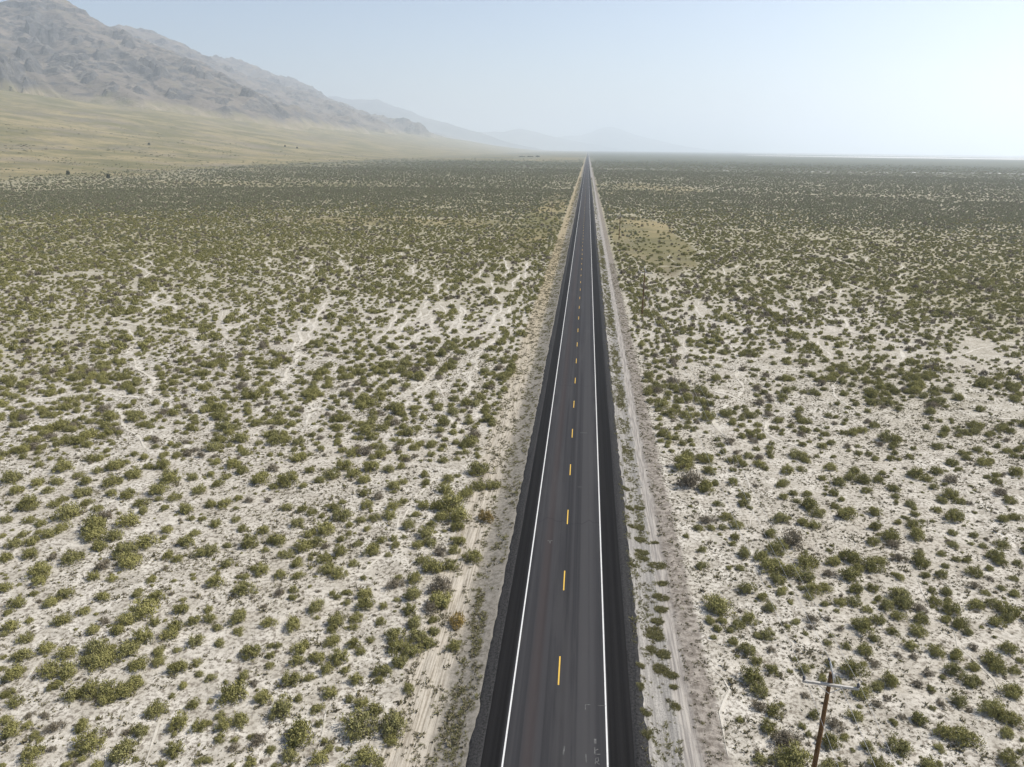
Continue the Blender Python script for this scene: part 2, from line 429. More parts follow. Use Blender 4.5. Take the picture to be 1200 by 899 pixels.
for i, (x0, x1, y0, y1) in enumerate([(430, 520, 1590, 1625), (540, 640, 1600, 1650), (660, 800, 1620, 1690), (820, 1010, 1650, 1730), (270, 330, 1560, 1585), (330, 430, 1330, 1350), (700, 780, 1300, 1325), (1050, 1260, 1720, 1790)]):
    flat_patch('sand_flat', x0, x1, y0, y1, 410 + 3 * i, .2)

# ------------------------------------------------------------------ road
N = NT('asphalt'); p = N.pos(); xyz = N.sep(p)
xo = N.m('ADD', xyz[0], N.m('MULTIPLY', N.m('SUBTRACT', N.noise(N.scale(p, (.4, .05, 1)), 1.0, 3), .5), .12))
streak = N.noise(N.scale(p, (4.5, .018, 1)), 1.0, 5, .6); streak2 = N.noise(N.scale(p, (1.6, .006, 1)), 1.0, 3, .5)
grain = N.noise(p, 26., 3, .8)
lane = N.mix(N.mr(streak, .3, .7), (0.0215, 0.0215, 0.0232), (0.031, 0.0308, 0.0328))
lane = N.mix(N.mr(streak2, .42, .62, 0, .8), lane, (0.039, 0.0382, 0.040))
def stripe(c, w, soft):
    return N.mr(N.m('ABSOLUTE', N.m('SUBTRACT', xo, c)), w, w + soft, 1, 0)
lane = N.mix(N.m('MULTIPLY', stripe(-2.25, .12, .55), .55), lane, (0.040, 0.031, 0.0295))      # rusty wheel path
lane = N.mix(N.m('MULTIPLY', stripe(1.55, .35, .5), .35), lane, (0.050, 0.0495, 0.050))
lane = N.mix(N.m('MULTIPLY', stripe(-.10, .05, .22), .6), lane, (0.016, 0.016, 0.0175))       # seam beside the centre line
wear = N.noise(N.scale(p, (.55, .035, 1)), 1.0, 5, .65)
lane = N.mix(N.mr(wear, .50, .66, 0, .5), lane, (0.047, 0.0455, 0.046))
joint = N.mr(N.m('ABSOLUTE', N.m('SUBTRACT', N.m('FRACT', N.m('DIVIDE', N.m('ADD', xyz[1], N.m('MULTIPLY', N.noise(N.scale(p, (.8, .02, 1)), 1.0, 2), 3.)), 47.)), .5)), .0009, .0022, 1, 0)
lane = N.mix(N.m('MULTIPLY', joint, .55), lane, (0.016, 0.016, 0.017))
dust = N.m('MULTIPLY', N.mr(N.m('ABSOLUTE', N.m('SUBTRACT', xo, -.42)), 2.7, 3.5), N.mr(N.noise(N.scale(p, (1.2, .12, 1)), 1.0, 4, .7), .5, .7))
lane = N.mix(N.m('MULTIPLY', dust, .30), lane, (0.095, 0.088, 0.078))
should = N.mix(N.mr(streak, .3, .7), (0.0045, 0.0045, 0.0047), (0.0105, 0.0102, 0.0104))
side = N.m('ABSOLUTE', N.m('SUBTRACT', xo, -.42))
col = N.mix(N.mr(side, 3.52, 3.68), lane, should)
col = N.mix(N.mr(grain, .55, .75, 0, .45), col, N.mix(.35, col, (0.12, 0.115, 0.11)))
M_ASPH = N.principled(col, .92, .12, N.bump(grain, .4, .01))
ry = np.concatenate([np.arange(-120, 200, 4.), 200 * 1.03 ** np.arange(0, 165)])
ry = ry[ry < 22000]
prof = [(-5.42, ROADZ - .16), (-5.30, ROADZ - .035), (-3.9, ROADZ - .01), (-.42, ROADZ + .045), (3.1, ROADZ - .01), (4.85, ROADZ - .035), (4.97, ROADZ - .16)]
def crown_z(x): return float(np.interp(x, [q[0] for q in prof], [q[1] for q in prof]))
px_ = np.array([q[0] for q in prof]); pz_ = np.array([q[1] for q in prof])
X, Y = np.meshgrid(px_, ry); Z = np.tile(pz_, (len(ry), 1))
jag = .10 * (fbm(Y / 1.4, X * 0, 3, 5) - .5) * (1 - sstep(150, 300, Y))
X[:, 0] += jag[:, 0]; X[:, 1] += jag[:, 0]; X[:, -1] -= jag[:, -1]; X[:, -2] -= jag[:, -1]
road = tag(link('road', grid_mesh('road', X, Y, Z, False), M_ASPH), kind='structure')

# dark gravel shoulders on the slope of the bank
N = NT('dark_gravel'); p = N.pos()
gr = N.noise(p, 6., 5, .8); st = N.noise(N.scale(p, (3., .15, 1)), 1., 3)
col = N.mix(N.mr(gr, .38, .66), (0.008, 0.008, 0.008), (0.045, 0.044, 0.044))
col = N.mix(N.mr(st, .4, .7, 0, .5), col, (0.035, 0.034, 0.034))
M_DGRAV = N.principled(col, .95, .15, N.bump(gr, .8, .06))
sy = np.concatenate([np.arange(10, 150, .7), 150 * 1.025 ** np.arange(0, 185)]); sy = sy[sy < 14000]
def shoulder(name, x_in, x_out, seed):
    t = np.linspace(0, 1, 7)
    T, Y = np.meshgrid(t, sy)
    out = x_out + (x_out - x_in) * (.22 * (fbm(Y / 6.0, T * 0, 3, seed) - .5) + .30 * (fbm(Y / .7, T * 0, 3, seed + 7) - .5))
    X = x_in + (out - x_in) * T
    Z = np.maximum(bank(X, Y) + .03 + .03 * (1 - T), 0.0)
    Z = Z + .05 * (fbm(X / .35, Y / .5, 2, seed + 3) - .5)
    Z[:, 0] = ROADZ - .08
    Z[:, -1] = bank(X[:, -1], Y[:, -1]) - .06
    return tag(link(name, grid_mesh(name, X, Y, Z, True), M_DGRAV), kind='structure')
shoulder('gravel_shoulder', -5.2, -6.35, 500)
shoulder('gravel_shoulder', 4.75, 6.05, 510)

# painted markings (parts of the road)
N = NT('white_paint'); p = N.pos()
M_WHITE = N.principled(N.mix(N.mr(N.noise(p, 7., 4, .7), .52, .72, 0, .55), (0.56, 0.555, 0.535), (0.16, 0.157, 0.153)), .7, .3)
N = NT('yellow_paint'); p = N.pos()
M_YELLOW = N.principled(N.mix(N.mr(N.noise(p, 6., 4, .7), .52, .75, 0, .6), (0.55, 0.35, 0.055), (0.18, 0.13, 0.06)), .7, .3)
N = NT('faded_chalk'); p = N.pos()
M_CHALK = N.principled(N.mix(N.mr(N.noise(p, 9., 4, .7), .35, .62, 0, .85), (0.13, 0.128, 0.124), (0.04, 0.04, 0.04)), .85, .2)

def ribbon(name, pts, w, z_off, mat, parent, follow=True):
    v = []; f = []
    for i, (x, y) in enumerate(pts):
        a = pts[max(i - 1, 0)]; b = pts[min(i + 1, len(pts) - 1)]
        t = np.array([b[0] - a[0], b[1] - a[1]]); t = t / np.linalg.norm(t); n = np.array([-t[1], t[0]])
        for s in (-1, 1):
            q = np.array([x, y]) + n * s * w / 2
            v.append((q[0], q[1], crown_z(q[0]) + z_off))
        if i: f.append((2 * i - 2, 2 * i - 1, 2 * i + 1, 2 * i))
    return link(name, mesh_from(name, v, f), mat, parent)
for x in (-3.86, 3.04):
    ribbon('edge_line', [(x, y) for y in ry], .112, .006, M_WHITE, road)
z0 = crown_z(-.48) + .006
dash_me = mesh_from('centre_dash', [(-.055, -1.6, 0), (.055, -1.6, 0), (.055, 1.6, 0), (-.055, 1.6, 0)], [(0, 1, 2, 3)])
dash_me.materials.append(M_YELLOW)
DASH0, DASHSTEP = 45.55, 12.19
for i in range(-4, 190):
    o = link('centre_dash', dash_me, None, road); o.location = (-.48, DASH0 + DASHSTEP * i, z0)
# faint survey marks chalked on the lane
def mark(pix, w=.06):
    pts = [ground_at(a, b, ROADZ) for a, b in pix]
    ribbon('survey_mark', pts, w, .007, M_CHALK, road)
mark([(686, 832), (686, 826)]); mark([(686, 826), (692, 826)]); mark([(701, 827), (710, 827)], .05)
mark([(697.5, 872), (697.5, 866)], .16)
mark([(697, 884), (697, 876)], .07); mark([(697, 884), (703.5, 884)], .06); mark([(697, 880), (701, 878)], .06)
mark([(697.5, 896), (698, 889), (701, 888), (701.5, 892), (698.5, 893)], .06); mark([(698.5, 893), (702.5, 896)], .06)
mark([(687, 894), (686.5, 884)], .06); mark([(660, 885), (661.5, 875)], .09)
mark([(641.5, 634), (647.5, 634)], .09); mark([(644.5, 634), (644.5, 637)], .09)
mark([(680, 507.5), (688, 507.5)], .10); mark([(677, 571), (682, 571)], .08)

# ------------------------------------------------------------------ animal trails, bare pale sand
N = NT('trail_sand'); p = N.pos()
c = N.mix(N.mr(N.noise(p, .6, 5, .6), .35, .65), (0.39, 0.360, 0.302), (0.49, 0.458, 0.396))
c = N.mix(N.mr(N.noise(p, 5., 4, .7), .56, .72, 0, .6), c, (0.24, 0.21, 0.175))
M_TRAIL = N.principled(c, .95, .1, N.bump(N.noise(p, 3., 4), .4, .06))
TRAILS = []
def trail(ox, oy, sc, pts, w):
    w = w * .42
    pix = [(ox + a / sc, oy + b / sc) for a, b in pts]
    P = np.array([ground_at(a, b) for a, b in pix])
    seg = np.r_[0, np.cumsum(np.hypot(*np.diff(P, axis=0).T))]
    n = max(8, int(seg[-1] / 1.2)); s = np.linspace(0, seg[-1], n)
    x = np.interp(s, seg, P[:, 0]); y = np.interp(s, seg, P[:, 1])
    k = np.ones(5) / 5
    if n > 12:
        x[2:-2] = np.convolve(x, k, 'valid'); y[2:-2] = np.convolve(y, k, 'valid')
    x = x + 2.0 * (fbm(s / 6, s * 0 + len(TRAILS), 3, 600) - .5); y = y + 2.6 * (fbm(s / 6, s * 0 + len(TRAILS), 3, 601) - .5)
    tx = np.gradient(x); ty = np.gradient(y); L = np.hypot(tx, ty) + 1e-6
    taper = np.clip(np.minimum(s, seg[-1] - s) / 4, .15, 1)
    wl = w * taper * (-.25 + 1.7 * fbm(s / 2.5, s * 0 + 3, 3, 610 + len(TRAILS))); wr = w * taper * (-.25 + 1.7 * fbm(s / 2.5, s * 0 + 9, 3, 640 + len(TRAILS)))
    A = np.stack([x - ty / L * wl, y + tx / L * wl], -1); B = np.stack([x + ty / L * wr, y - tx / L * wr], -1)
    C_ = np.stack([x, y], -1)
    v = []; f = []
    for i in range(n):
        for q in (A[i], C_[i], B[i]):
            v.append((q[0], q[1], float(ground_z(q[0], q[1])) + .035))
        if i: f += [(3 * i - 3, 3 * i - 2, 3 * i + 1, 3 * i), (3 * i - 2, 3 * i - 1, 3 * i + 2, 3 * i + 1)]
    tag(link('animal_trail', mesh_from('animal_trail', v, f, True), M_TRAIL), kind='structure')
    TRAILS.append((x, y, w))
S1 = 3.158
for pts, w in [([(915, 165), (932, 205), (922, 235)], 1.2), ([(1005, 180), (998, 245)], 1.3), ([(972, 222), (945, 282)], 1.1),
               ([(865, 240), (880, 285), (905, 330), (905, 360), (880, 390), (850, 440), (775, 462)], 1.0), ([(745, 345), (755, 385), (750, 430), (772, 462)], 1.1),
               ([(940, 345), (910, 400), (905, 440), (840, 510), (825, 545), (800, 610), (770, 690)], 1.2),
               ([(700, 240), (665, 290), (630, 320), (612, 370), (590, 390)], 1.2), ([(640, 425), (575, 470), (510, 530), (490, 545)], 1.0),
               ([(530, 330), (515, 385), (480, 450), (440, 470)], 1.0), ([(265, 320), (235, 370), (210, 440), (190, 470), (140, 540), (95, 640)], 1.0),
               ([(380, 190), (340, 215), (300, 140)], 1.2), ([(690, 540), (650, 590), (600, 640), (540, 690)], 1.0), ([(300, 530), (250, 560), (190, 590)], .9),
               ([(690, 460), (640, 420), (640, 380)], .9), ([(210, 180), (190, 215)], 1.4), ([(590, 190), (570, 230)], 1.3)]:
    trail(300, 250, S1, pts, w)
for pts, w in [([(660, 555), (665, 595), (690, 612)], 1.1), ([(1090, 520), (1070, 555), (1010, 580), (980, 570)], 1.2), ([(980, 565), (1000, 605)], 1.0),
               ([(1020, 790), (1060, 840), (1085, 880)], .8), ([(480, 610), (500, 660)], .9), ([(400, 630), (420, 660)], .8), ([(715, 500), (742, 527)], 1.0),
               ([(905, 400), (980, 398), (1055, 407)], 1.4), ([(420, 480), (440, 495)], .9), ([(830, 640), (850, 665)], .9), ([(940, 620), (945, 645)], .9), ([(870, 480), (860, 500)], 1.2), ([(420, 780), (400, 850)], .7), ([(505, 480), (535, 505)], .9)]:
    trail(700, 200, 4.0, pts, w)
for ox, oy, pts, w in [(0, 719, [(20, 490), (110, 410), (240, 270), (350, 170), (450, 100)], .55), (0, 719, [(850, 900), (930, 690), (1000, 570), (1100, 430), (1190, 350)], .5),
                       (240, 719, [(560, 900), (640, 780), (720, 600), (760, 480)], .45), (240, 539, [(1199, 290), (1120, 380), (1060, 560), (920, 700)], .55),
                       (380, 539, [(700, 70), (640, 130), (480, 300), (380, 420)], .6), (720, 539, [(800, 60), (810, 180), (830, 280), (790, 420)], .45), (720, 719, [(600, 320), (680, 420), (690, 640), (700, 800)], .5),
                       (960, 539, [(520, 660), (570, 760), (620, 870)], .45), (960, 719, [(820, 110), (850, 200), (960, 330), (1060, 470)], .45)]:
    trail(ox, oy, 5.0, pts, w)

# many more faint paths wander through the middle distance on both sides
tr = np.random.default_rng(77)
for i in range(64):
    side_l = i % 2 == 0
    dd = tr.uniform(80, 300) ** 1.0
    ang = tr.uniform(-.62, -.10) if side_l else tr.uniform(.12, .50)
    x, y = dd * math.sin(ang), dd * math.cos(ang)
    if abs(x) < 17: continue
    head = ang + tr.normal() * .55; pts = []
    for k in range(int(tr.integers(6, 16))):
        pts.append((x, y)); head += tr.normal() * .30 - .10 * (head - ang); x += math.sin(head) * 3.2; y += math.cos(head) * 3.2
        if abs(x) < 14.5: break
    if len(pts) < 5: continue
    q = project(np.array([a for a, b in pts]), np.array([b for a, b in pts]), np.zeros(len(pts)))
    trail(0, 0, 1.0, list(zip(q[0], q[1])), tr.uniform(.6, 1.2))

# pale side road that leaves towards the right far ahead
N = NT('side_road_dust'); p = N.pos()
M_SIDE = N.principled(N.mix(N.mr(N.noise(p, .3, 4), .35, .65), (0.46, 0.43, 0.38), (0.58, 0.55, 0.50)), .95, .1)
xs_ = np.linspace(7, 175, 60); v = []; f = []
for i, x in enumerate(xs_):
    ym = 1624 + 6 * math.sin(x / 60.)
    v += [(x, ym - 4.5, .12), (x, ym + 4.5, .12)]
    if i: f.append((2 * i - 2, 2 * i, 2 * i + 1, 2 * i - 1))
tag(link('side_road', mesh_from('side_road', v, f), M_SIDE), kind='structure')

# ------------------------------------------------------------------ shrubs
def foliage_mat(name, c_dark, c_mid, c_light, transl):
    N = NT(name); r = N.rand(); p = N.obj()
    base = N.mix(r, c_dark, c_light)
    base = N.mix(N.m('MULTIPLY', N.mr(N.m('FRACT', N.m('MULTIPLY', r, 7.31)), .45, 1.0), .6), base, tuple(.55 * a + .45 * sum(c_mid) / 3 for a in c_mid))
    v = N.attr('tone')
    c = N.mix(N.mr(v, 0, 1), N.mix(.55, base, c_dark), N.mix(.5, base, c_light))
    c = N.mix(N.mr(N.noise(p, 2.2, 3), .35, .65, 0, .5), c, c_mid)
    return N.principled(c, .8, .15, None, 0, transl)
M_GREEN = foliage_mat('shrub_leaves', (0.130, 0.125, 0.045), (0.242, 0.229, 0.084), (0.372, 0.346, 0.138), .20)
M_GREY = foliage_mat('dry_shrub_twigs', (0.135, 0.112, 0.080), (0.195, 0.165, 0.118), (0.27, 0.235, 0.165), .25)
M_GOLD = foliage_mat('golden_shrub', (0.20, 0.15, 0.05), (0.28, 0.20, 0.07), (0.36, 0.27, 0.10), .2)
M_TUFT = foliage_mat('dry_tuft', (0.11, 0.095, 0.065), (0.19, 0.17, 0.105), (0.31, 0.28, 0.16), .25)
M_WEED = foliage_mat('verge_weed', (0.135, 0.135, 0.055), (0.21, 0.20, 0.085), (0.30, 0.27, 0.135), .35)
N = NT('bark'); p = N.obj()
M_BARK = N.principled(N.mix(N.noise(p, 8., 4), (0.10, 0.08, 0.06), (0.21, 0.175, 0.135)), .95, .1)

def shrub_foliage(name, seed, nclump, nleaf, leaf, mat, sparse=0.0):
    """Unit shrub: radius 1 at the skirt, about 0.95 high; many leaf faces in uneven clumps."""
    r = np.random.default_rng(seed); V = []; Fc = []; T = []
    ecc = r.uniform(.8, 1.15, 2); lob = r.uniform(0, 6.28, 3); amp = r.uniform(.05, .2, 3)
    for k in range(nclump):
        az = r.uniform(0, 2 * math.pi); el = math.asin(r.uniform(.02, 1.0) ** .8)
        rad = (.80 + .15 * r.normal() * .6) * (1 + sum(amp[j] * math.sin((j + 2) * az + lob[j]) for j in range(3)))
        c = np.array([math.cos(az) * math.cos(el) * rad * ecc[0], math.sin(az) * math.cos(el) * rad * ecc[1], .08 + math.sin(el) * .70 * rad])
        if r.random() < .15: c *= np.array([.6, .6, .75])
        cr = r.uniform(.13, .27); tone = np.clip(.5 + .28 * r.normal(), 0, 1)
        nrm = c / (np.linalg.norm(c) + 1e-6)
        for q in range(nleaf):
            if r.random() < sparse: continue
            o = r.normal(size=3) * cr * .62; pt = c + o
            pt[2] = max(pt[2], .02)
            on = pt - np.array([0, 0, .12]); on = on / (np.linalg.norm(on) + 1e-6) * .55 + o / (np.linalg.norm(o) + 1e-6) * .55 + r.normal(size=3) * .38
            on /= np.linalg.norm(on) + 1e-6                          # leaves face outwards, so clumps shade like cushions
            d = nrm * .35 + np.array([0, 0, .8]) + r.normal(size=3) * .5; d -= on * float(d @ on) * .8; d /= np.linalg.norm(d) + 1e-6
            w = np.cross(d, on); w /= np.linalg.norm(w) + 1e-6
            L = leaf * r.uniform(.7, 1.5); W = leaf * r.uniform(.40, .66)
            b = len(V)
            V += [pt - w * W * .5, pt + w * W * .5, pt + d * L + w * W * .3, pt + d * L - w * W * .3]
            Fc.append((b, b + 1, b + 2, b + 3))
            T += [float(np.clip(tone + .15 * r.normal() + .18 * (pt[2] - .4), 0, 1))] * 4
    me = mesh_from(name, V, Fc); float_attr(me, 'tone', T); me.materials.append(mat); return me

def stem_mesh(name, seed, n=7):
    r = np.random.default_rng(seed); V = []; Fc = []
    for k in range(n):
        az = 2 * math.pi * k / n + r.uniform(-.3, .3); ln = r.uniform(.55, .85)
        pts = [np.array([0.05 * math.cos(az), .05 * math.sin(az), -.12]), np.array([.28 * math.cos(az), .28 * math.sin(az), .22]) * ln, np.array([.6 * math.cos(az), .6 * math.sin(az), .62]) * ln]
        for i, pnt in enumerate(pts):
            rr = (.045, .03, .012)[i]
            for j in range(4): V.append(pnt + rr * np.array([math.cos(j * math.pi / 2), math.sin(j * math.pi / 2), 0]))
            if i:
                b = len(V) - 8
                for j in range(4): Fc.append((b + j, b + (j + 1) % 4, b + 4 + (j + 1) % 4, b + 4 + j))
    me = mesh_from(name, V, Fc); me.materials.append(M_BARK); return me

M_FAR = foliage_mat('sagebrush_leaves', (0.128, 0.136, 0.074), (0.200, 0.205, 0.115), (0.28, 0.275, 0.165), .32)
NG = 8
FOL = [shrub_foliage('foliage_green', 100 + i, 60, 30, .105, M_GREEN) for i in range(NG)]
FOLD = [shrub_foliage('foliage_dry', 150 + i, 54, 26, .10, M_GREY, .12) for i in range(3)]
FOLY = [shrub_foliage('foliage_gold', 170, 54, 28, .11, M_GOLD)]
STEMS = [stem_mesh('stems', 190 + i) for i in range(3)]

# shrubs seen near the camera: (photo crop origin, list of x, y, width in crop pixels, kind), five crop pixels to one photo pixel
NEAR = {
 (0, 719): '65,70,110 170,40,60 15,120,60 145,140,110 275,195,110 135,235,130 20,255,50 75,340,150 10,320,60 355,35,110 540,90,100 610,45,70,o 685,95,100 735,35,110 905,50,70 990,115,110 1030,70,90 835,135,140 745,205,150 395,225,120 555,195,150 600,270,160 520,270,120 300,320,150 400,330,140 810,295,130 930,215,90 930,275,90 1040,310,130 1150,280,70 1165,345,60 1070,415,70 1145,150,100 1135,40,80 325,415,100 420,475,120 520,440,140 630,440,150 620,495,100 720,450,130 790,400,120 915,555,140 1010,475,45 85,510,100 60,460,80 20,470,60 1135,520,90 1050,625,130 1170,650,100 1020,790,130 485,650,120 525,745,190 820,680,120 720,800,190 320,660,120,o 200,710,80 70,675,160 30,620,90 160,650,70 185,815,140 300,790,70,o 390,880,70 475,850,60 565,885,100 1170,865,80 15,885,50 170,590,70,o 260,590,70,o',
 (240, 719): '30,20,80 190,20,100 370,50,90 515,60,110 75,75,60 195,90,70 85,160,80 270,220,120 385,185,50 385,240,60 380,300,60 560,190,110 535,270,90 660,250,100 740,155,100 770,35,110 750,85,70 890,20,80 870,70,60 870,165,90 910,215,70 785,245,120 715,320,90 820,325,60 35,365,70 230,355,80 165,455,190 505,375,120 340,485,110 615,370,70 885,380,90 730,460,100 1030,40,60 970,145,50 1120,115,110 1130,185,110 1045,325,110 1020,385,60 1140,275,110 660,550,80 850,495,70 915,525,100 990,560,100 900,640,190 1110,640,180 1090,740,90 455,540,160 560,690,220 90,590,70 110,650,110 210,625,110 90,730,80 20,640,60 315,735,110,o 385,790,70 165,780,80,o 500,820,120 670,840,120 725,780,70 940,830,150 1020,870,80 270,880,80 410,885,60 15,860,60 670,640,60 700,740,50 160,890,50 550,490,60',
 (380, 719): '530,45,100 640,30,70 645,95,80 600,170,100 510,215,110 545,130,120 495,435,80 775,35,100,y 760,185,90',
 (720, 719): '560,35,70 635,40,60 605,85,60 580,135,45 725,65,80 790,25,90 900,120,90 840,125,60 695,160,70 785,205,110 675,95,50 835,275,70 925,325,90 805,360,150 850,440,110 850,540,90,o 935,560,100 975,525,50 910,660,110 850,850,90 835,800,50,o 1010,720,160,o 1060,830,190 985,865,120 1100,650,60 1140,700,50 1175,585,80 1115,315,80 1060,45,60 1150,75,50,o 920,205,60,o 1160,30,80,o',
 (960, 719): '50,165,55 155,185,65 255,65,140 345,30,90 50,30,50,o 125,85,50,o 270,210,100 195,320,140 20,370,70 100,390,80 415,385,130 340,420,90 250,460,110 600,30,110 585,100,110 430,100,80 535,185,90 690,220,100 810,240,110 905,195,70,o 640,345,80,o 330,290,80,o 790,325,120 900,310,90 890,390,120 725,370,50 820,500,110 720,520,80,o 660,440,60 580,410,80,o 1110,200,110 1010,260,140 1050,310,120 1150,325,80 1180,270,60 1130,445,140 1010,550,160 1130,610,140 1100,700,110 215,595,100 90,640,120,o 70,740,130 155,715,70 285,775,90 590,610,110 440,630,60 490,600,60,o 470,765,150 735,690,130 850,720,170 50,880,110 340,870,110 640,875,130 1120,845,130 1185,810,60 1045,50,100 1110,25,90 830,50,110 870,105,80 740,30,80 560,250,60,o 460,240,60,o 330,140,70 460,10,90 400,490,60,o 340,525,70,o 880,560,60,o 1190,740,40',
 (0, 539): '365,35,120 230,25,60 60,100,120 215,130,90 335,120,80 455,85,70 500,120,90 570,60,70 670,25,120 740,10,50 780,70,110 655,120,120 650,190,70 480,185,110 510,245,80 750,195,90 955,20,100 870,30,70 1000,95,120 1125,95,80 925,170,110 1165,170,90 1020,210,80 820,245,90 840,285,70 930,225,50 965,275,60 1090,280,100 95,170,90 165,245,130 275,175,70 365,225,70 315,250,80 385,305,160 30,345,80 165,345,80 235,365,80 365,390,100 570,275,80 610,320,90,o 545,370,160 745,345,120 550,430,140 665,440,110 275,430,90 185,470,90 135,435,60 15,445,50 80,485,100 980,405,70 960,450,50 1090,475,110 1140,420,70 855,475,120 735,520,130 585,500,110 760,585,140 600,615,110,o 170,545,110 35,565,90 310,565,80,o 420,570,130 230,640,130 225,710,100 1035,570,80 985,545,80 1175,535,80 545,680,90 655,690,70 885,695,70 605,795,90 25,745,100 95,835,110 380,780,100 290,830,110 200,780,60 810,775,90 910,790,100 850,870,180 1060,870,100 490,880,80 50,890,70 1120,335,50 1185,340,50',
 (240, 539): '165,15,90 60,10,60 220,55,90 330,100,130 125,90,60 80,130,70 35,80,50 400,45,70,o 485,110,120 400,150,60 575,145,60 615,60,60 670,115,60 740,80,90 815,25,100 870,75,90 930,110,90 975,35,100 1080,50,70 1150,35,60 1160,120,60 1110,150,80 195,215,60 255,230,60,o 30,250,80 115,250,80 370,225,60,o 475,270,70 570,280,70 625,300,60 685,320,50 755,275,70 805,310,120 805,240,50 940,190,70 1015,210,70,o 950,255,80 1105,265,80 1080,315,80 995,330,70 910,345,60 1165,235,50 540,360,80 700,395,120 610,425,80 845,375,50 845,425,40 950,395,50 180,345,60 60,365,70 220,395,60 340,405,80 425,460,110 265,470,110 580,495,110 650,475,90 805,455,60 710,500,50,o 895,480,60 1040,465,60 1105,455,50 1115,495,60 1165,445,40 980,520,110 795,530,90 475,540,80 700,570,90 545,595,90 130,495,50 30,520,100 135,600,80 330,635,100 235,675,60 225,750,130 55,705,110 440,670,70 550,670,70 715,630,90 780,655,90 870,600,60 430,775,80,o 520,755,60 515,800,60 655,850,110 1115,720,100,o 835,770,60 775,795,50 835,825,50 935,775,90 940,835,110 1045,850,60 20,870,60 205,890,80 1180,375,60 1075,550,40',
 (380, 539): '905,50,120 900,145,90 985,140,90 730,105,70 595,130,60 590,80,60 705,165,90 830,190,90 745,245,170 665,265,80 580,260,80 540,310,60 680,325,90 795,325,120 495,375,80 600,420,100 545,490,70 620,475,80 780,385,90 790,470,90 760,520,70 680,530,90,o 565,580,70 630,610,130 745,610,90 875,560,100 945,325,90,y 530,690,100 680,730,150,o 515,780,110 680,810,150 620,860,100,o 500,870,90 625,370,60',
 (720, 539): '400,15,130 445,110,160,o 540,150,110 590,130,60 560,55,70 755,20,60 850,20,70 885,45,40 695,55,40 695,120,70 765,205,70 760,245,70 795,275,40 605,250,60 1015,50,80 1095,45,60 990,130,80 990,215,60 1050,190,50 1065,235,50 1130,190,60 1150,255,110 1180,305,80 975,335,100 650,325,80 545,345,80,o 495,395,60 720,375,80 635,390,50 570,395,50 705,445,60 420,440,40 515,520,60 515,610,70 690,490,40 760,540,90 735,625,60 1110,365,80 1170,375,80 920,430,80 1050,455,160,o 960,510,130 860,560,90 920,610,130 1130,590,130 1040,650,130 1130,680,110 960,695,100 1160,750,100 785,750,100 985,760,80 1140,800,60 600,840,150 870,800,80 910,860,90',
 (960, 539): '65,35,80 20,100,50 120,125,80 190,95,80 260,105,90 205,60,70 345,110,70 370,70,50 280,175,60 440,160,80 445,210,60 85,190,70 130,225,50 95,265,60 165,310,120 15,300,50 330,305,80 535,255,70 450,250,40 560,315,60 500,335,50 460,365,50 560,375,90 335,385,80 575,435,110 415,440,110 320,475,80 430,490,90,o 570,75,100 640,110,60 690,60,70 675,155,60 780,10,80 820,50,50 770,110,90,o 965,10,90 985,95,50 1040,115,80 1040,85,60 1155,65,90 720,230,80 770,195,90 820,235,70 880,250,50,o 690,290,60 795,325,120 1060,185,90,o 1120,230,90 1075,340,80 1150,330,90 785,420,70 910,435,60 785,490,70 960,500,60 895,485,40 1075,490,90 1040,550,120 1060,590,90 1185,400,40 470,570,90,o 590,540,60 600,590,110 720,545,60 740,615,60 805,575,60 870,580,70 910,650,100 1000,630,60 1165,600,60 1140,690,60 1000,690,60,o 620,670,60 475,680,70 720,665,70 80,590,100 190,560,120 310,610,130 180,670,120 230,630,80 350,580,80 35,745,80 220,750,90 315,745,80 60,660,70,o 915,735,80,o 975,770,60 1070,745,60 1150,780,80 665,760,60 745,765,90 680,820,80 760,815,60 470,780,130 400,845,100 500,830,120 590,865,90,o 350,810,60 120,830,80 200,825,90 30,840,60 280,870,70 775,870,120 920,840,110 1025,830,90 1110,870,130',
}
shrubs = []          # x, y, diameter, height, kind, pixel width
for (ox, oy), txt in NEAR.items():
    for e in txt.split():
        q = e.split(','); kind = q[3] if len(q) > 3 else 'g'
        px, py, w = ox + float(q[0]) / 5, oy + float(q[1]) / 5, float(q[2]) / 5
        x, y = ground_at(px, py, .25)
        zc = project(x, y, .3)[2]; D = w * zc / F * 1.10 / (1 + .28 * ((px - CX) ** 2 + (py - CY) ** 2) / 750.0 ** 2)
        h = D * random.uniform(.50, .64)
        x, y = ground_at(px, py, h * .42)
        shrubs.append([x, y, D, h, kind, w])
keep = []
for s in sorted(shrubs, key=lambda s: -s[5]):                      # drop doubles from overlapping crops
    if all((s[0] - k[0]) ** 2 + (s[1] - k[1]) ** 2 > (.42 * max(s[2], .4 * k[2])) ** 2 for k in keep): keep.append(s)
shrubs = keep
NMAX = 290
single, rest = shrubs[:NMAX], shrubs[NMAX:]

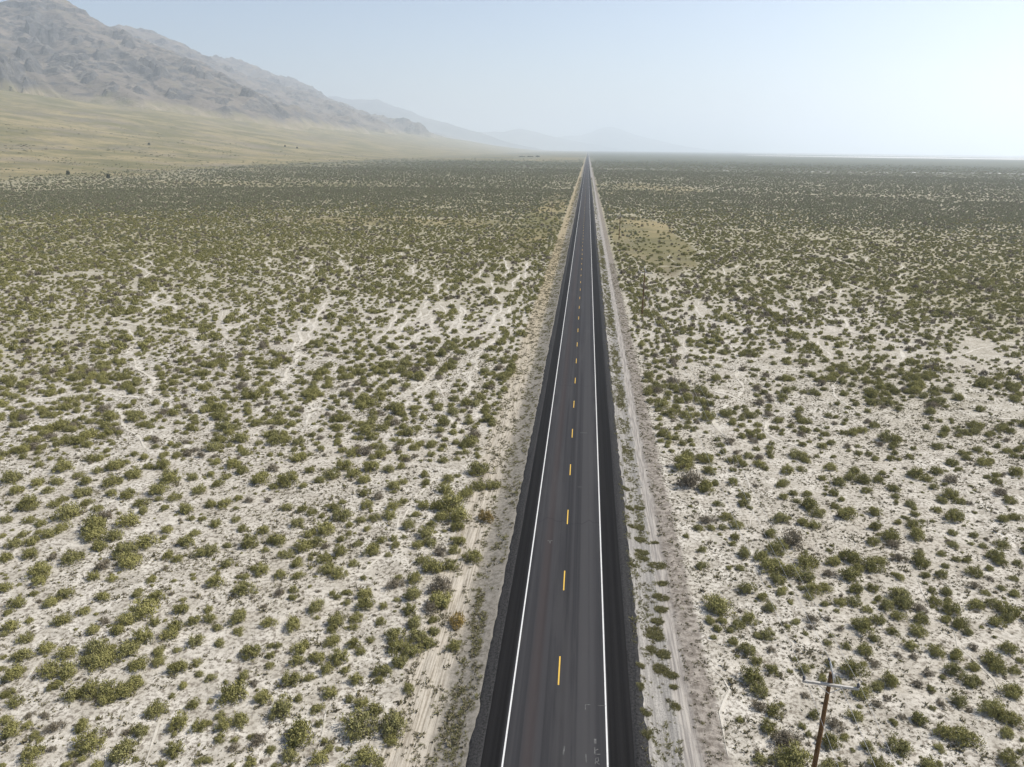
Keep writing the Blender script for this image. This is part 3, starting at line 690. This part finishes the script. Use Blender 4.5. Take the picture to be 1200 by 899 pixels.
ORD = ['zeroth', 'first', 'second', 'third', 'fourth', 'fifth', 'sixth', 'seventh', 'eighth', 'ninth', 'tenth']
def nth(n):
    if n <= 10: return ORD[n]
    return '%d%s' % (n, 'th' if 10 < n % 100 < 14 else {1: 'st', 2: 'nd', 3: 'rd'}.get(n % 10, 'th'))
bands = {}
for i, s in enumerate(single):
    b = int(round((s[1] - DASH0) / DASHSTEP)) + 1                  # 1 = level with the nearest yellow dash
    bands.setdefault((b, s[0] < 0), []).append((abs(s[0]), i))
where = {}
for (b, left), l in bands.items():
    for rank, (_, i) in enumerate(sorted(l)): where[i] = (b, left, rank + 1)
for i, (x, y, D, h, kind, w) in enumerate(single):
    b, left, rank = where[i]
    col_w = {'g': 'olive-green', 'o': 'grey-brown half-dry', 'y': 'golden-yellow'}[kind]
    size = 'large' if D > 2.0 else 'mid-sized' if D > 1.35 else 'small'
    lvl = 'level with %s yellow dash' % nth(b) if b >= 1 else 'just below first yellow dash'
    root = bpy.data.objects.new('desert_shrub', None); COL.objects.link(root)
    root.empty_display_size = .3
    gz = float(ground_z(x, y))
    root.location = (x, y, gz - .03); root.rotation_euler = (0, 0, random.uniform(0, 6.28))
    k = D / 2
    root.scale = (k * random.uniform(.92, 1.08), k * random.uniform(.92, 1.08), h)
    tag(root, '%s %s shrub, %s out from %s verge, %s' % (size, col_w, nth(rank), 'mountain-side' if left else 'pole-side', lvl), 'shrub', 'shrubs on the pale sand near the camera')
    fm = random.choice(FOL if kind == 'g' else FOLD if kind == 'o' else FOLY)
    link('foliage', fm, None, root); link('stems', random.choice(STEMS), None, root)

# ------------------------------------------------------------------ countless plants: instanced "stuff"
def gn_scatter(name, pts, scl, rot, vi, sources, label, cat):
    lib = bpy.data.collections.new(name + '_sources')
    for i, m_ in enumerate(sources):
        o = bpy.data.objects.new('%s_source_%02d' % (name, i), m_); lib.objects.link(o)
    me = bpy.data.meshes.new(name); n = len(pts)
    me.vertices.add(n); me.vertices.foreach_set('co', np.asarray(pts, np.float32).ravel())
    a = me.attributes.new('scl', 'FLOAT_VECTOR', 'POINT'); a.data.foreach_set('vector', np.asarray(scl, np.float32).ravel())
    a = me.attributes.new('rot', 'FLOAT_VECTOR', 'POINT'); a.data.foreach_set('vector', np.asarray(rot, np.float32).ravel())
    a = me.attributes.new('vi', 'INT', 'POINT'); a.data.foreach_set('value', np.asarray(vi, np.int32).ravel())
    me.update()
    o = tag(link(name, me), label, cat, kind='stuff')
    ng = bpy.data.node_groups.new(name + '_scatter', 'GeometryNodeTree')
    ng.interface.new_socket('Geometry', in_out='INPUT', socket_type='NodeSocketGeometry')
    ng.interface.new_socket('Geometry', in_out='OUTPUT', socket_type='NodeSocketGeometry')
    gi = ng.nodes.new('NodeGroupInput'); go = ng.nodes.new('NodeGroupOutput')
    ci = ng.nodes.new('GeometryNodeCollectionInfo'); ci.inputs['Collection'].default_value = lib
    ci.inputs['Separate Children'].default_value = True; ci.inputs['Reset Children'].default_value = True
    ip = ng.nodes.new('GeometryNodeInstanceOnPoints'); ip.inputs['Pick Instance'].default_value = True
    def na(nm, t):
        q = ng.nodes.new('GeometryNodeInputNamedAttribute'); q.data_type = t; q.inputs['Name'].default_value = nm
        return [s for s in q.outputs if s.enabled and s.name == 'Attribute'][0]
    e2r = ng.nodes.new('FunctionNodeEulerToRotation')
    L = ng.links.new
    L(gi.outputs[0], ip.inputs['Points']); L(ci.outputs[0], ip.inputs['Instance'])
    L(na('vi', 'INT'), ip.inputs['Instance Index']); L(na('scl', 'FLOAT_VECTOR'), ip.inputs['Scale'])
    L(na('rot', 'FLOAT_VECTOR'), e2r.inputs[0]); L(e2r.outputs[0], ip.inputs['Rotation'])
    L(ip.outputs[0], go.inputs[0])
    md = o.modifiers.new('scatter', 'NODES'); md.node_group = ng
    return o

def trail_dist(x, y):
    d = np.full(x.shape, 1e9)
    for tx, ty, w in TRAILS:
        box = (x > tx.min() - 4) & (x < tx.max() + 4) & (y > ty.min() - 4) & (y < ty.max() + 4)
        if not box.any(): continue
        bx, by = x[box], y[box]; dd = np.full(bx.shape, 1e9)
        for i in range(0, len(tx), 1):
            dd = np.minimum(dd, np.hypot(bx - tx[i], by - ty[i]) - w * .55)
        d[box] = np.minimum(d[box], dd)
    return d

def jitter_grid(x0, x1, y0, y1, cell, jit=.85):
    nx, ny = int((x1 - x0) / cell), int((y1 - y0) / cell)
    I, J = np.meshgrid(np.arange(nx), np.arange(ny))
    x = x0 + (I + .5 + (rng.random(I.shape) - .5) * jit) * cell
    y = y0 + (J + .5 + (rng.random(I.shape) - .5) * jit) * cell
    return x.ravel(), y.ravel()

def in_view(x, y, mx_=110, top=-1e9):
    c = project(x, y, 0 * x)
    return (c[2] > 5) & (c[0] > -mx_) & (c[0] < 1200 + mx_) & (c[1] < 899 + 150)

def corridor(x, y):
    """1 where shrubs may stand, 0 on the road, its verges and tracks"""
    w = 1.6 * (fbm(y / 9, y * 0 + 2.2, 3, 81) - .5)
    return np.where(x < 0, -x > 12.4 + w, x > 11.9 + w)

def shrub_density(x, y):
    clump = fbm(x / 5.5, y / 5.5, 2, 14); med = fbm(x / 26, y / 26, 3, 15); big = fbm(x / 120, y / 120, 3, 16)
    d = .74 + 1.7 * (clump - .5) + 1.1 * (med - .5) + .7 * (big - .5)
    d = d + .34 * sstep(90, 210, np.hypot(x, y))
    hedge = np.exp(-((x + 15.0) / 3.2) ** 2) * sstep(60, 110, y) * (1 - sstep(300, 360, y)) + np.exp(-((x - 15.2) / 3.4) ** 2) * sstep(75, 105, y) * (1 - sstep(235, 265, y))
    d = d + .55 * hedge
    g = grass_zone(x, y)
    d = d * (1 - .80 * np.clip(g, 0, 1))
    fade = 1 - .72 * sstep(420, 700, -x + 160 * (fbm(x / 110, y / 140, 3, 98) - .5))
    d = d * np.where(x < 0, fade, 1.0)
    d = np.where(-x > FOOT_IN + 150 * (fbm(x / 90, y / 120, 2, 56) - .5) + 60, .16 * sstep(.45, .65, fbm(x / 60, y / 60, 3, 97)), d)
    return d * corridor(x, y)

P, S_, Rr, VI = [], [], [], []
def add_shrubs(x, y, D, vi, hm=1.0):
    n = len(x); h = hm * D * rng.uniform(.44, .62, n)
    P.append(np.stack([x, y, ground_z(x, y) - .03], -1))
    S_.append(np.stack([D / 2 * rng.uniform(.88, 1.12, n), D / 2 * rng.uniform(.88, 1.12, n), h], -1))
    Rr.append(np.stack([np.zeros(n), np.zeros(n), rng.uniform(0, 6.28, n)], -1)); VI.append(vi)
# sources 0-7 green, 8-10 dry, 11-15 light green, 16-17 light dry
LITE = [shrub_foliage('foliage_far', 700 + i, 26, 13, .22, M_GREEN) for i in range(5)] + [shrub_foliage('foliage_far_dry', 720 + i, 26, 11, .22, M_GREY) for i in range(2)] + [shrub_foliage('foliage_sage', 740 + i, 26, 13, .22, M_FAR) for i in range(4)]
if rest:
    a = np.array([[s[0], s[1], s[2]] for s in rest])
    add_shrubs(a[:, 0], a[:, 1], a[:, 2], np.array([8 + random.randrange(3) if s[4] == 'o' else random.randrange(8) for s in rest]))
# seedlings and low plants between the near shrubs
x, y = jitter_grid(-75, 65, 30, 90, 1.05, .95)
pj = project(x, y, 0 * x)
ok = (pj[1] > 538) & (pj[1] < 930) & (pj[0] > -30) & (pj[0] < 1230) & corridor(x, y) & (rng.random(x.shape) < .16 + 1.0 * (fbm(x / 4, y / 4, 2, 120) - .42)) & (trail_dist(x, y) > .2)
x, y = x[ok], y[ok]
for s_ in shrubs:
    far_ = np.hypot(x - s_[0], y - s_[1]) > s_[2] * .45
    x, y = x[far_], y[far_]
n = len(x)
add_shrubs(x, y, np.clip(.40 * np.exp(.38 * rng.normal(size=n)), .2, .9), np.where(rng.random(n) < .35, 8 + rng.integers(0, 3, n), rng.integers(0, 8, n)), .85)
# middle distance, beyond the shrubs placed one by one
x, y = jitter_grid(-330, 260, 14, 330, 1.72, .80)
pj = project(x, y, 0 * x)
placed = (pj[1] > 541) & (pj[1] < 905) & (pj[0] > -6) & (pj[0] < 1206)
ok = in_view(x, y) & ~placed & (np.hypot(x, y) < 300) & (rng.random(x.shape) < shrub_density(x, y)) & (trail_dist(x, y) > .75)
x, y = x[ok], y[ok]; n = len(x)
sz = np.clip(1.08 * np.exp(.40 * rng.normal(size=n)) * (.7 + .6 * fbm(x / 10, y / 10, 2, 18)), .4, 2.5)
dry = rng.random(n) < (.05 + .16 * fbm(x / 40, y / 40, 2, 19))
lite = np.hypot(x, y) > 150
vi = np.where(lite, np.where(dry, 16 + rng.integers(0, 2, n), 11 + rng.integers(0, 5, n)), np.where(dry, 8 + rng.integers(0, 3, n), rng.integers(0, 8, n)))
add_shrubs(x, y, sz, vi)
# farther
for r0, r1, cell, big, dmul in ((300, 760, 2.0, 1.2, .85), (760, 1500, 3.4, 1.7, .62), (1500, 3000, 7.5, 4.2, .55)):
    x, y = jitter_grid(-1500 if r1 > 800 else -640, (1100 if r1 < 1600 else 2100) if r1 > 800 else 560, 60, r1, cell)
    dd = np.hypot(x, y)
    ok = in_view(x, y, 60) & (dd >= r0) & (dd < r1)
    x, y = x[ok], y[ok]
    keep_ = rng.random(x.shape) < shrub_density(x, y) * dmul * (1 - .9 * sstep(1700, 3000, np.hypot(x, y)))
    x, y = x[keep_], y[keep_]; n = len(x)
    if r0 == 300:
        far_ok = trail_dist(x, y) > .9; x, y = x[far_ok], y[far_ok]; n = len(x)
    sz = np.clip(big * np.exp(.30 * rng.normal(size=n)), .7, big * 2)
    dry = rng.random(n) < .14
    sage = rng.random(n) < sstep(280, 620, np.hypot(x, y) + 160 * (fbm(x / 90, y / 90, 2, 95) - .5))
    add_shrubs(x, y, sz, np.where(dry, 16 + rng.integers(0, 2, n), np.where(sage, 18 + rng.integers(0, 4, n), 11 + rng.integers(0, 5, n))), .45 if r1 > 2500 else 1.0)
gn_scatter('desert_scrub', np.concatenate(P), np.concatenate(S_), np.concatenate(Rr), np.concatenate(VI), FOL + FOLD + LITE,
           'olive and grey scrub covering the plain towards the mountains', 'scrub')
print('scrub instances', sum(len(q) for q in P))

# small dry tufts and litter between the shrubs
def tuft_mesh(name, seed, nblade, mat, spread=.75, lean=.6):
    r = np.random.default_rng(seed); V = []; Fc = []; T = []
    for k in range(nblade):
        az = r.uniform(0, 6.28); b0 = np.array([math.cos(az), math.sin(az), 0]) * r.uniform(0, spread)
        d = np.array([math.cos(az) * lean, math.sin(az) * lean, 1]) + r.normal(size=3) * .4; d[2] = abs(d[2]) + .1; d /= np.linalg.norm(d)
        w = np.cross(d, r.normal(size=3)); w /= np.linalg.norm(w); L = r.uniform(.45, .95); W = r.uniform(.3, .6) * (14 / nblade)
        b = len(V); V += [b0 - w * W * .5, b0 + w * W * .5, b0 + d * L + w * W * .25, b0 + d * L - w * W * .25]; Fc.append((b, b + 1, b + 2, b + 3)); T += [r.random()] * 4
    me = mesh_from(name, V, Fc); float_attr(me, 'tone', T); me.materials.append(mat); return me
TUFTS = [tuft_mesh('tuft', 800 + i, 14, M_TUFT) for i in range(4)]
x, y = jitter_grid(-105, 90, 22, 140, .31, 1.0)
dn = .34 + 1.6 * (fbm(x / 2.2, y / 2.2, 3, 24) - .45) + .6 * (fbm(x / 14, y / 14, 2, 25) - .5)
ok = in_view(x, y, 70) & corridor(x, y) & (rng.random(x.shape) < dn)
x, y = x[ok], y[ok]; td = trail_dist(x, y) > -.1; x, y = x[td], y[td]; n = len(x)
sz = np.clip(.105 * np.exp(.5 * rng.normal(size=n)), .06, .42)
gn_scatter('dry_tufts', np.stack([x, y, ground_z(x, y) - .01], -1), np.stack([sz, sz, sz * .8], -1), np.stack([0 * x, 0 * x, rng.uniform(0, 6.28, n)], -1), rng.integers(0, 4, n), TUFTS,
           'small dry tufts and litter scattered over the pale sand', 'tufts')
print('tufts', n)

# weeds on both verges
WEEDS = [tuft_mesh('weed', 840 + i, 26, M_WEED, .95, .8) for i in range(4)]
GOLDW = [tuft_mesh('weed_gold', 850 + i, 14, M_TUFT, .9, .9) for i in range(2)]
Pw, Sw, Vw = [], [], []
def weeds(x0, x1, y0, y1, cell, dens, size, green, seed, cx=.9, cy=3.2):
    x, y = jitter_grid(x0, x1, y0, y1, cell, 1.0)
    cl = fbm(x / cx, y / cy, 3, seed); k = rng.random(x.shape) < dens * sstep(.42, .62, cl) * 1.6
    x, y = x[k], y[k]; n = len(x)
    s = np.clip(size * np.exp(.35 * rng.normal(size=n)), .05, .6)
    Pw.append(np.stack([x, y, ground_z(x, y) - .01], -1)); Sw.append(np.stack([s, s, s * .9], -1))
    Vw.append(np.where(rng.random(n) < green, rng.integers(0, 4, n), 4 + rng.integers(0, 2, n)))
weeds(-9.3, -6.2, 25, 330, .26, .42, .14, .45, 860, .7, 1.3)
weeds(-8.4, -6.9, 25, 60, .2, .6, .14, .6, 861)
weeds(-12.6, -9.0, 25, 330, .26, .40, .13, .15, 862, .6, 1.2)
weeds(5.5, 8.3, 25, 330, .21, .42, .12, .7, 863, .6, 1.4)
weeds(6.4, 7.9, 60, 330, .24, .5, .16, .85, 864)
weeds(9.3, 11.9, 25, 260, .21, .42, .095, .05, 865, .45, .55)
weeds(-10.5, -6.4, 330, 1100, .9, .5, .3, .4, 866)
weeds(6.0, 8.2, 330, 1100, .9, .5, .3, .7, 867)
# larger green clumps in the gravel, where the photograph shows them
for ox, oy, lst in [(720, 719, [(235, 100, 90), (250, 40, 70), (240, 130, 100), (220, 210, 70), (290, 235, 90), (270, 320, 90), (330, 355, 80), (150, 330, 45), (150, 450, 40), (180, 605, 55), (190, 735, 80), (360, 540, 50), (350, 425, 40)]),
                    (720, 539, [(90, 290, 60), (150, 280, 60), (150, 395, 60), (155, 465, 70), (165, 540, 70), (255, 615, 100), (60, 180, 50), (275, 870, 80), (275, 800, 90), (285, 720, 60), (95, 395, 40), (100, 630, 40), (170, 575, 60), (235, 480, 40)])]:
    for a, b, w in lst:
        cx_, cy_ = ground_at(ox + a / 5, oy + b / 5, .1); D = w / 5 * project(cx_, cy_, 0)[2] / F
        n = int(42 * max(D, .5)); th = rng.uniform(0, 6.28, n); rr = np.sqrt(rng.random(n)) * D / 2
        x = cx_ + rr * np.cos(th); y = cy_ + rr * np.sin(th) * .8
        s = rng.uniform(.09, .21, n)
        Pw.append(np.stack([x, y, ground_z(x, y)], -1)); Sw.append(np.stack([s, s, s], -1)); Vw.append(rng.integers(0, 4, n))
Pw = np.concatenate(Pw); Sw = np.concatenate(Sw); Vw = np.concatenate(Vw)
gn_scatter('verge_weeds', Pw, Sw, np.stack([0 * Pw[:, 0], 0 * Pw[:, 0], rng.uniform(0, 6.28, len(Pw))], -1), Vw, WEEDS + GOLDW,
           'green and straw weeds growing along both gravel verges', 'weeds')
print('weeds', len(Pw))

# ------------------------------------------------------------------ trees far off at the edge of the scrub
def tree(px, py, z_hint, Y, hgt, wid, label, dark=True):
    d = ray(px, py)
    if Y is None: t = (z_hint - CAMZ) / d[2]
    else: t = Y / d[1]
    x, y = d[0] * t, d[1] * t
    root = bpy.data.objects.new('juniper_tree', None); COL.objects.link(root)
    root.location = (x, y, float(max(bajada(x, y), 0))); root.rotation_euler = (0, 0, random.uniform(0, 6.28))
    tag(root, label, 'tree', 'lone dark trees far across the plain')
    c = link('crown', TREE_CROWN, None, root); c.scale = (wid / 2, wid / 2, hgt * .9); c.location = (0, 0, hgt * .08)
    t_ = link('trunk', TREE_TRUNK, None, root); t_.scale = (hgt, hgt, hgt)
M_TREE = foliage_mat('juniper_leaves', (0.03, 0.04, 0.022), (0.05, 0.06, 0.03), (0.075, 0.08, 0.04), .15)
TREE_CROWN = shrub_foliage('crown', 900, 34, 16, .26, M_TREE)
TREE_TRUNK = stem_mesh('trunk', 910, 4)
tree(80, 205, 0, None, 5.5, 5, 'lone dark tree at edge of scrub below the mountain, left one of two')
tree(127, 209, 0, None, 5, 4.5, 'lone dark tree at edge of scrub below the mountain, right one of two')
tree(172, 151, 0, 1750, 5.5, 6.5, 'small dark tree alone high on the tan grass slope')
tree(333, 158, 0, 2600, 6, 7, 'left of two small dark trees at foot of the far range')
tree(347, 158.5, 0, 2600, 6, 7, 'right of two small dark trees at foot of the far range')
for i, (a, w, hh, lb) in enumerate([(612, 48, 4.5, 'leftmost'), (621, 46, 5, 'middle'), (630, 32, 8, 'tallest')]):
    tree(a, 181, 0, 3600, hh, w * .8, lb + ' tree of dark clump beside the road near the horizon')

# ------------------------------------------------------------------ power line
N = NT('pole_wood'); p = N.obj()
gr = N.noise(N.scale(p, (9, 9, .5)), 1.5, 5, .7)
c = N.mix(N.mr(gr, .35, .65), (0.085, 0.045, 0.018), (0.175, 0.098, 0.042))
M_POLE = N.principled(c, .85, .2, N.bump(gr, .5, .02))
N = NT('weathered_arm'); p = N.obj()
M_ARM = N.principled(N.mix(N.mr(N.noise(N.scale(p, (1, 12, 12)), 2., 4), .35, .65), (0.30, 0.28, 0.25), (0.46, 0.44, 0.41)), .85, .2)
N = NT('insulator_glaze'); p = N.obj()
M_INS = N.principled(N.mix(N.noise(p, 5.), (0.075, 0.07, 0.075), (0.12, 0.11, 0.115)), .35, .5)
N = NT('galvanised_steel'); p = N.obj()
M_STEEL = N.principled(N.mix(N.noise(p, 9., 4), (0.42, 0.43, 0.45), (0.60, 0.61, 0.63)), .5, .5, None, .35)
N = NT('wire_aluminium'); p = N.obj()
M_WIRE = N.principled(N.mix(N.noise(p, 3.), (0.33, 0.33, 0.34), (0.42, 0.42, 0.43)), .5, .5, None, .3)

def tube(path, radii, seg=10, cap=True):
    V = []; Fc = []; path = [Vector(q) for q in path]
    for i, q in enumerate(path):
        t = (path[min(i + 1, len(path) - 1)] - path[max(i - 1, 0)]).normalized()
        a = t.orthogonal().normalized() if abs(t.z) > .9 else t.cross(Vector((0, 0, 1))).normalized(); b = t.cross(a)
        for j in range(seg):
            an = 2 * math.pi * j / seg; V.append(q + (a * math.cos(an) + b * math.sin(an)) * radii[i])
        if i:
            o = (i - 1) * seg
            for j in range(seg): Fc.append((o + j, o + (j + 1) % seg, o + seg + (j + 1) % seg, o + seg + j))
    if cap:
        Fc.append(tuple(range(seg - 1, -1, -1))); n = len(V); Fc.append(tuple(range(n - seg, n)))
    return V, Fc
def tube_obj(name, path, radii, mat, parent, seg=10, smooth=True):
    return link(name, mesh_from(name, *tube(path, radii, seg), smooth=smooth), mat, parent)
def box_mesh(name, c, s, rot=None, bev=.012):
    bm = bmesh.new(); bmesh.ops.create_cube(bm, size=1.0)
    bmesh.ops.scale(bm, vec=s, verts=bm.verts)
    bmesh.ops.bevel(bm, geom=bm.edges[:], offset=bev, segments=1, affect='EDGES')
    if rot is not None: bmesh.ops.rotate(bm, cent=(0, 0, 0), matrix=rot, verts=bm.verts)
    bmesh.ops.translate(bm, vec=c, verts=bm.verts)
    me = bpy.data.meshes.new(name); bm.to_mesh(me); bm.free(); return me

POLE_H = 11.30
ARM_Z = 10.62
TILT = R(-4.5)                                                     # the arm hangs a little lower on its far side
def lathe(prof, seg=12):
    V = []; Fc = []
    for i, (r_, z) in enumerate(prof):
        for j in range(seg): V.append((r_ * math.cos(2 * math.pi * j / seg), r_ * math.sin(2 * math.pi * j / seg), z))
        if i:
            o = (i - 1) * seg
            for j in range(seg): Fc.append((o + j, o + (j + 1) % seg, o + seg + (j + 1) % seg, o + seg + j))
    Fc.append(tuple(range(seg - 1, -1, -1))); n = len(V); Fc.append(tuple(range(n - seg, n)))
    return V, Fc
def arm_pt(u, dz=0.0):
    return (u * math.cos(TILT), -.17, ARM_Z + u * math.sin(TILT) + dz)
def make_pole():
    root = bpy.data.objects.new('power_pole', None); COL.objects.link(root)
    hs = np.linspace(0, 1, 12)
    tube_obj('pole_shaft', [(.012 * math.sin(5 * t), .01 * math.sin(7 * t), -.4 + t * (POLE_H + .4)) for t in hs], [.175 - .065 * t for t in hs], M_POLE, root, 14)
    link('crossarm', box_mesh('crossarm', arm_pt(0), (3.12, .135, .15), Matrix.Rotation(-TILT, 3, 'Y')), M_ARM, root)
    ins = mesh_from('insulator', *lathe([(.03, -.02), (.03, .06), (.085, .07), (.085, .12), (.05, .14), (.10, .16), (.10, .21), (.06, .24), (.07, .29), (.03, .33)]), smooth=True)
    ins.materials.append(M_INS)
    for u in (-1.5, 1.5):
        o = link('insulator', ins, None, root); o.location = arm_pt(u, .06)
    for s in (-1, 1):
        tube_obj('arm_brace', [arm_pt(s * .75, -.05), (0, -.14, ARM_Z - .62)], [.018, .018], M_STEEL, root, 6)
    # bayonet: steel angle bolted to the pole top, leaning out, carrying the ridge insulator
    tube_obj('top_bracket', [(.22, -.06, POLE_H - .75), (.06, -.10, POLE_H - .05), (-.12, -.12, POLE_H + .45), (-.24, -.12, POLE_H + .85)], [.035, .05, .055, .045], M_STEEL, root, 8)
    tube_obj('bracket_stay', [(.30, -.04, POLE_H - .55), (.12, -.10, POLE_H + .02)], [.02, .02], M_STEEL, root, 6)
    o = link('ridge_insulator', ins, None, root); o.location = (-.26, -.12, POLE_H + .83); o.rotation_euler = (0, R(-18), 0); o.scale = (.75, .75, .9)
    for z in (2.1, 2.35, POLE_H - .3): tube_obj('bolt', [(-.2, 0, z), (.2, 0, z)], [.016, .016], M_STEEL, root, 6)
    return root
def copy_tree(o, parent=None):
    c = o.copy(); COL.objects.link(c); c.parent = parent
    for ch in [q for q in bpy.data.objects if q.parent == o]: copy_tree(ch, c)
    return c
p1 = make_pole(); p1.location = (14.95, 34.6, 0)
tag(p1, 'brown wooden power pole with pale crossarm in the near scrub', 'power pole', 'power poles beside the road')
p2 = copy_tree(p1); p2.location = (15.2, 176.5, 0); p2.rotation_euler = (0, 0, R(3))
p2['label'] = 'dark thin power pole in mid distance beside dense green shrubs'
p3 = copy_tree(p1); p3.location = (15.9, 333, 0); p3.rotation_euler = (0, 0, R(-2))
p3['label'] = 'tiny far power pole standing in the yellow grass clearing'
for q in (p1, p2, p3): q.scale = (1, 1, 1)
bpy.context.view_layer.update()
def wire(a, b, sag, label):
    n = 40; pts = []
    for i in range(n + 1):
        t = i / n; pts.append((a[0] + (b[0] - a[0]) * t, a[1] + (b[1] - a[1]) * t, a[2] + (b[2] - a[2]) * t - sag * 4 * t * (1 - t)))
    o = tube_obj('overhead_wire', pts, [.009] * (n + 1), M_WIRE, None, 5)
    tag(o, label, 'wire', 'wires of the power line')
ATT = [('mountain-side arm end', arm_pt(-1.5, .38)), ('open-desert arm end', arm_pt(1.5, .38)), ('pole top', (-.36, -.12, POLE_H + 1.13))]
for nm, q in ATT:
    q = Vector(q)
    A = p1.matrix_world @ q; B = p2.matrix_world @ q; C3 = p3.matrix_world @ q
    wire(A, (A.x - .2, A.y - 141, A.z), 2.2, 'thin power wire running towards the viewer from near pole, ' + nm)
    wire(A, B, 2.2, 'thin power wire from near pole to middle pole, ' + nm)
    wire(B, C3, 2.4, 'thin power wire from middle pole to far pole, ' + nm)

# ------------------------------------------------------------------ haze
x0, x1, y0, y1, zb, zt = -44000, 44000, -5000, 62000, -60.0, 1320.0
me = mesh_from('haze', [(x0, y0, zb), (x1, y0, zb), (x1, y1, zb), (x0, y1, zb), (x0, y0, zt), (x1, y0, zt), (x1, y1, zt), (x0, y1, zt)],
               [(3, 2, 1, 0), (4, 5, 6, 7), (0, 1, 5, 4), (1, 2, 6, 5), (2, 3, 7, 6), (3, 0, 4, 7)])
hm = bpy.data.materials.new('haze_air'); hm.use_nodes = True
for n in list(hm.node_tree.nodes): hm.node_tree.nodes.remove(n)
ho = hm.node_tree.nodes.new('ShaderNodeOutputMaterial'); hv = hm.node_tree.nodes.new('ShaderNodeVolumePrincipled')
hv.inputs['Color'].default_value = (*HAZE_COLOR, 1); hv.inputs['Density'].default_value = HAZE_DENSITY; hv.inputs['Anisotropy'].default_value = HAZE_ANISO
hm.node_tree.links.new(hv.outputs[0], ho.inputs['Volume'])
tag(link('haze', me, hm), kind='stuff', label='pale blue haze lying over the whole valley', cat='haze')
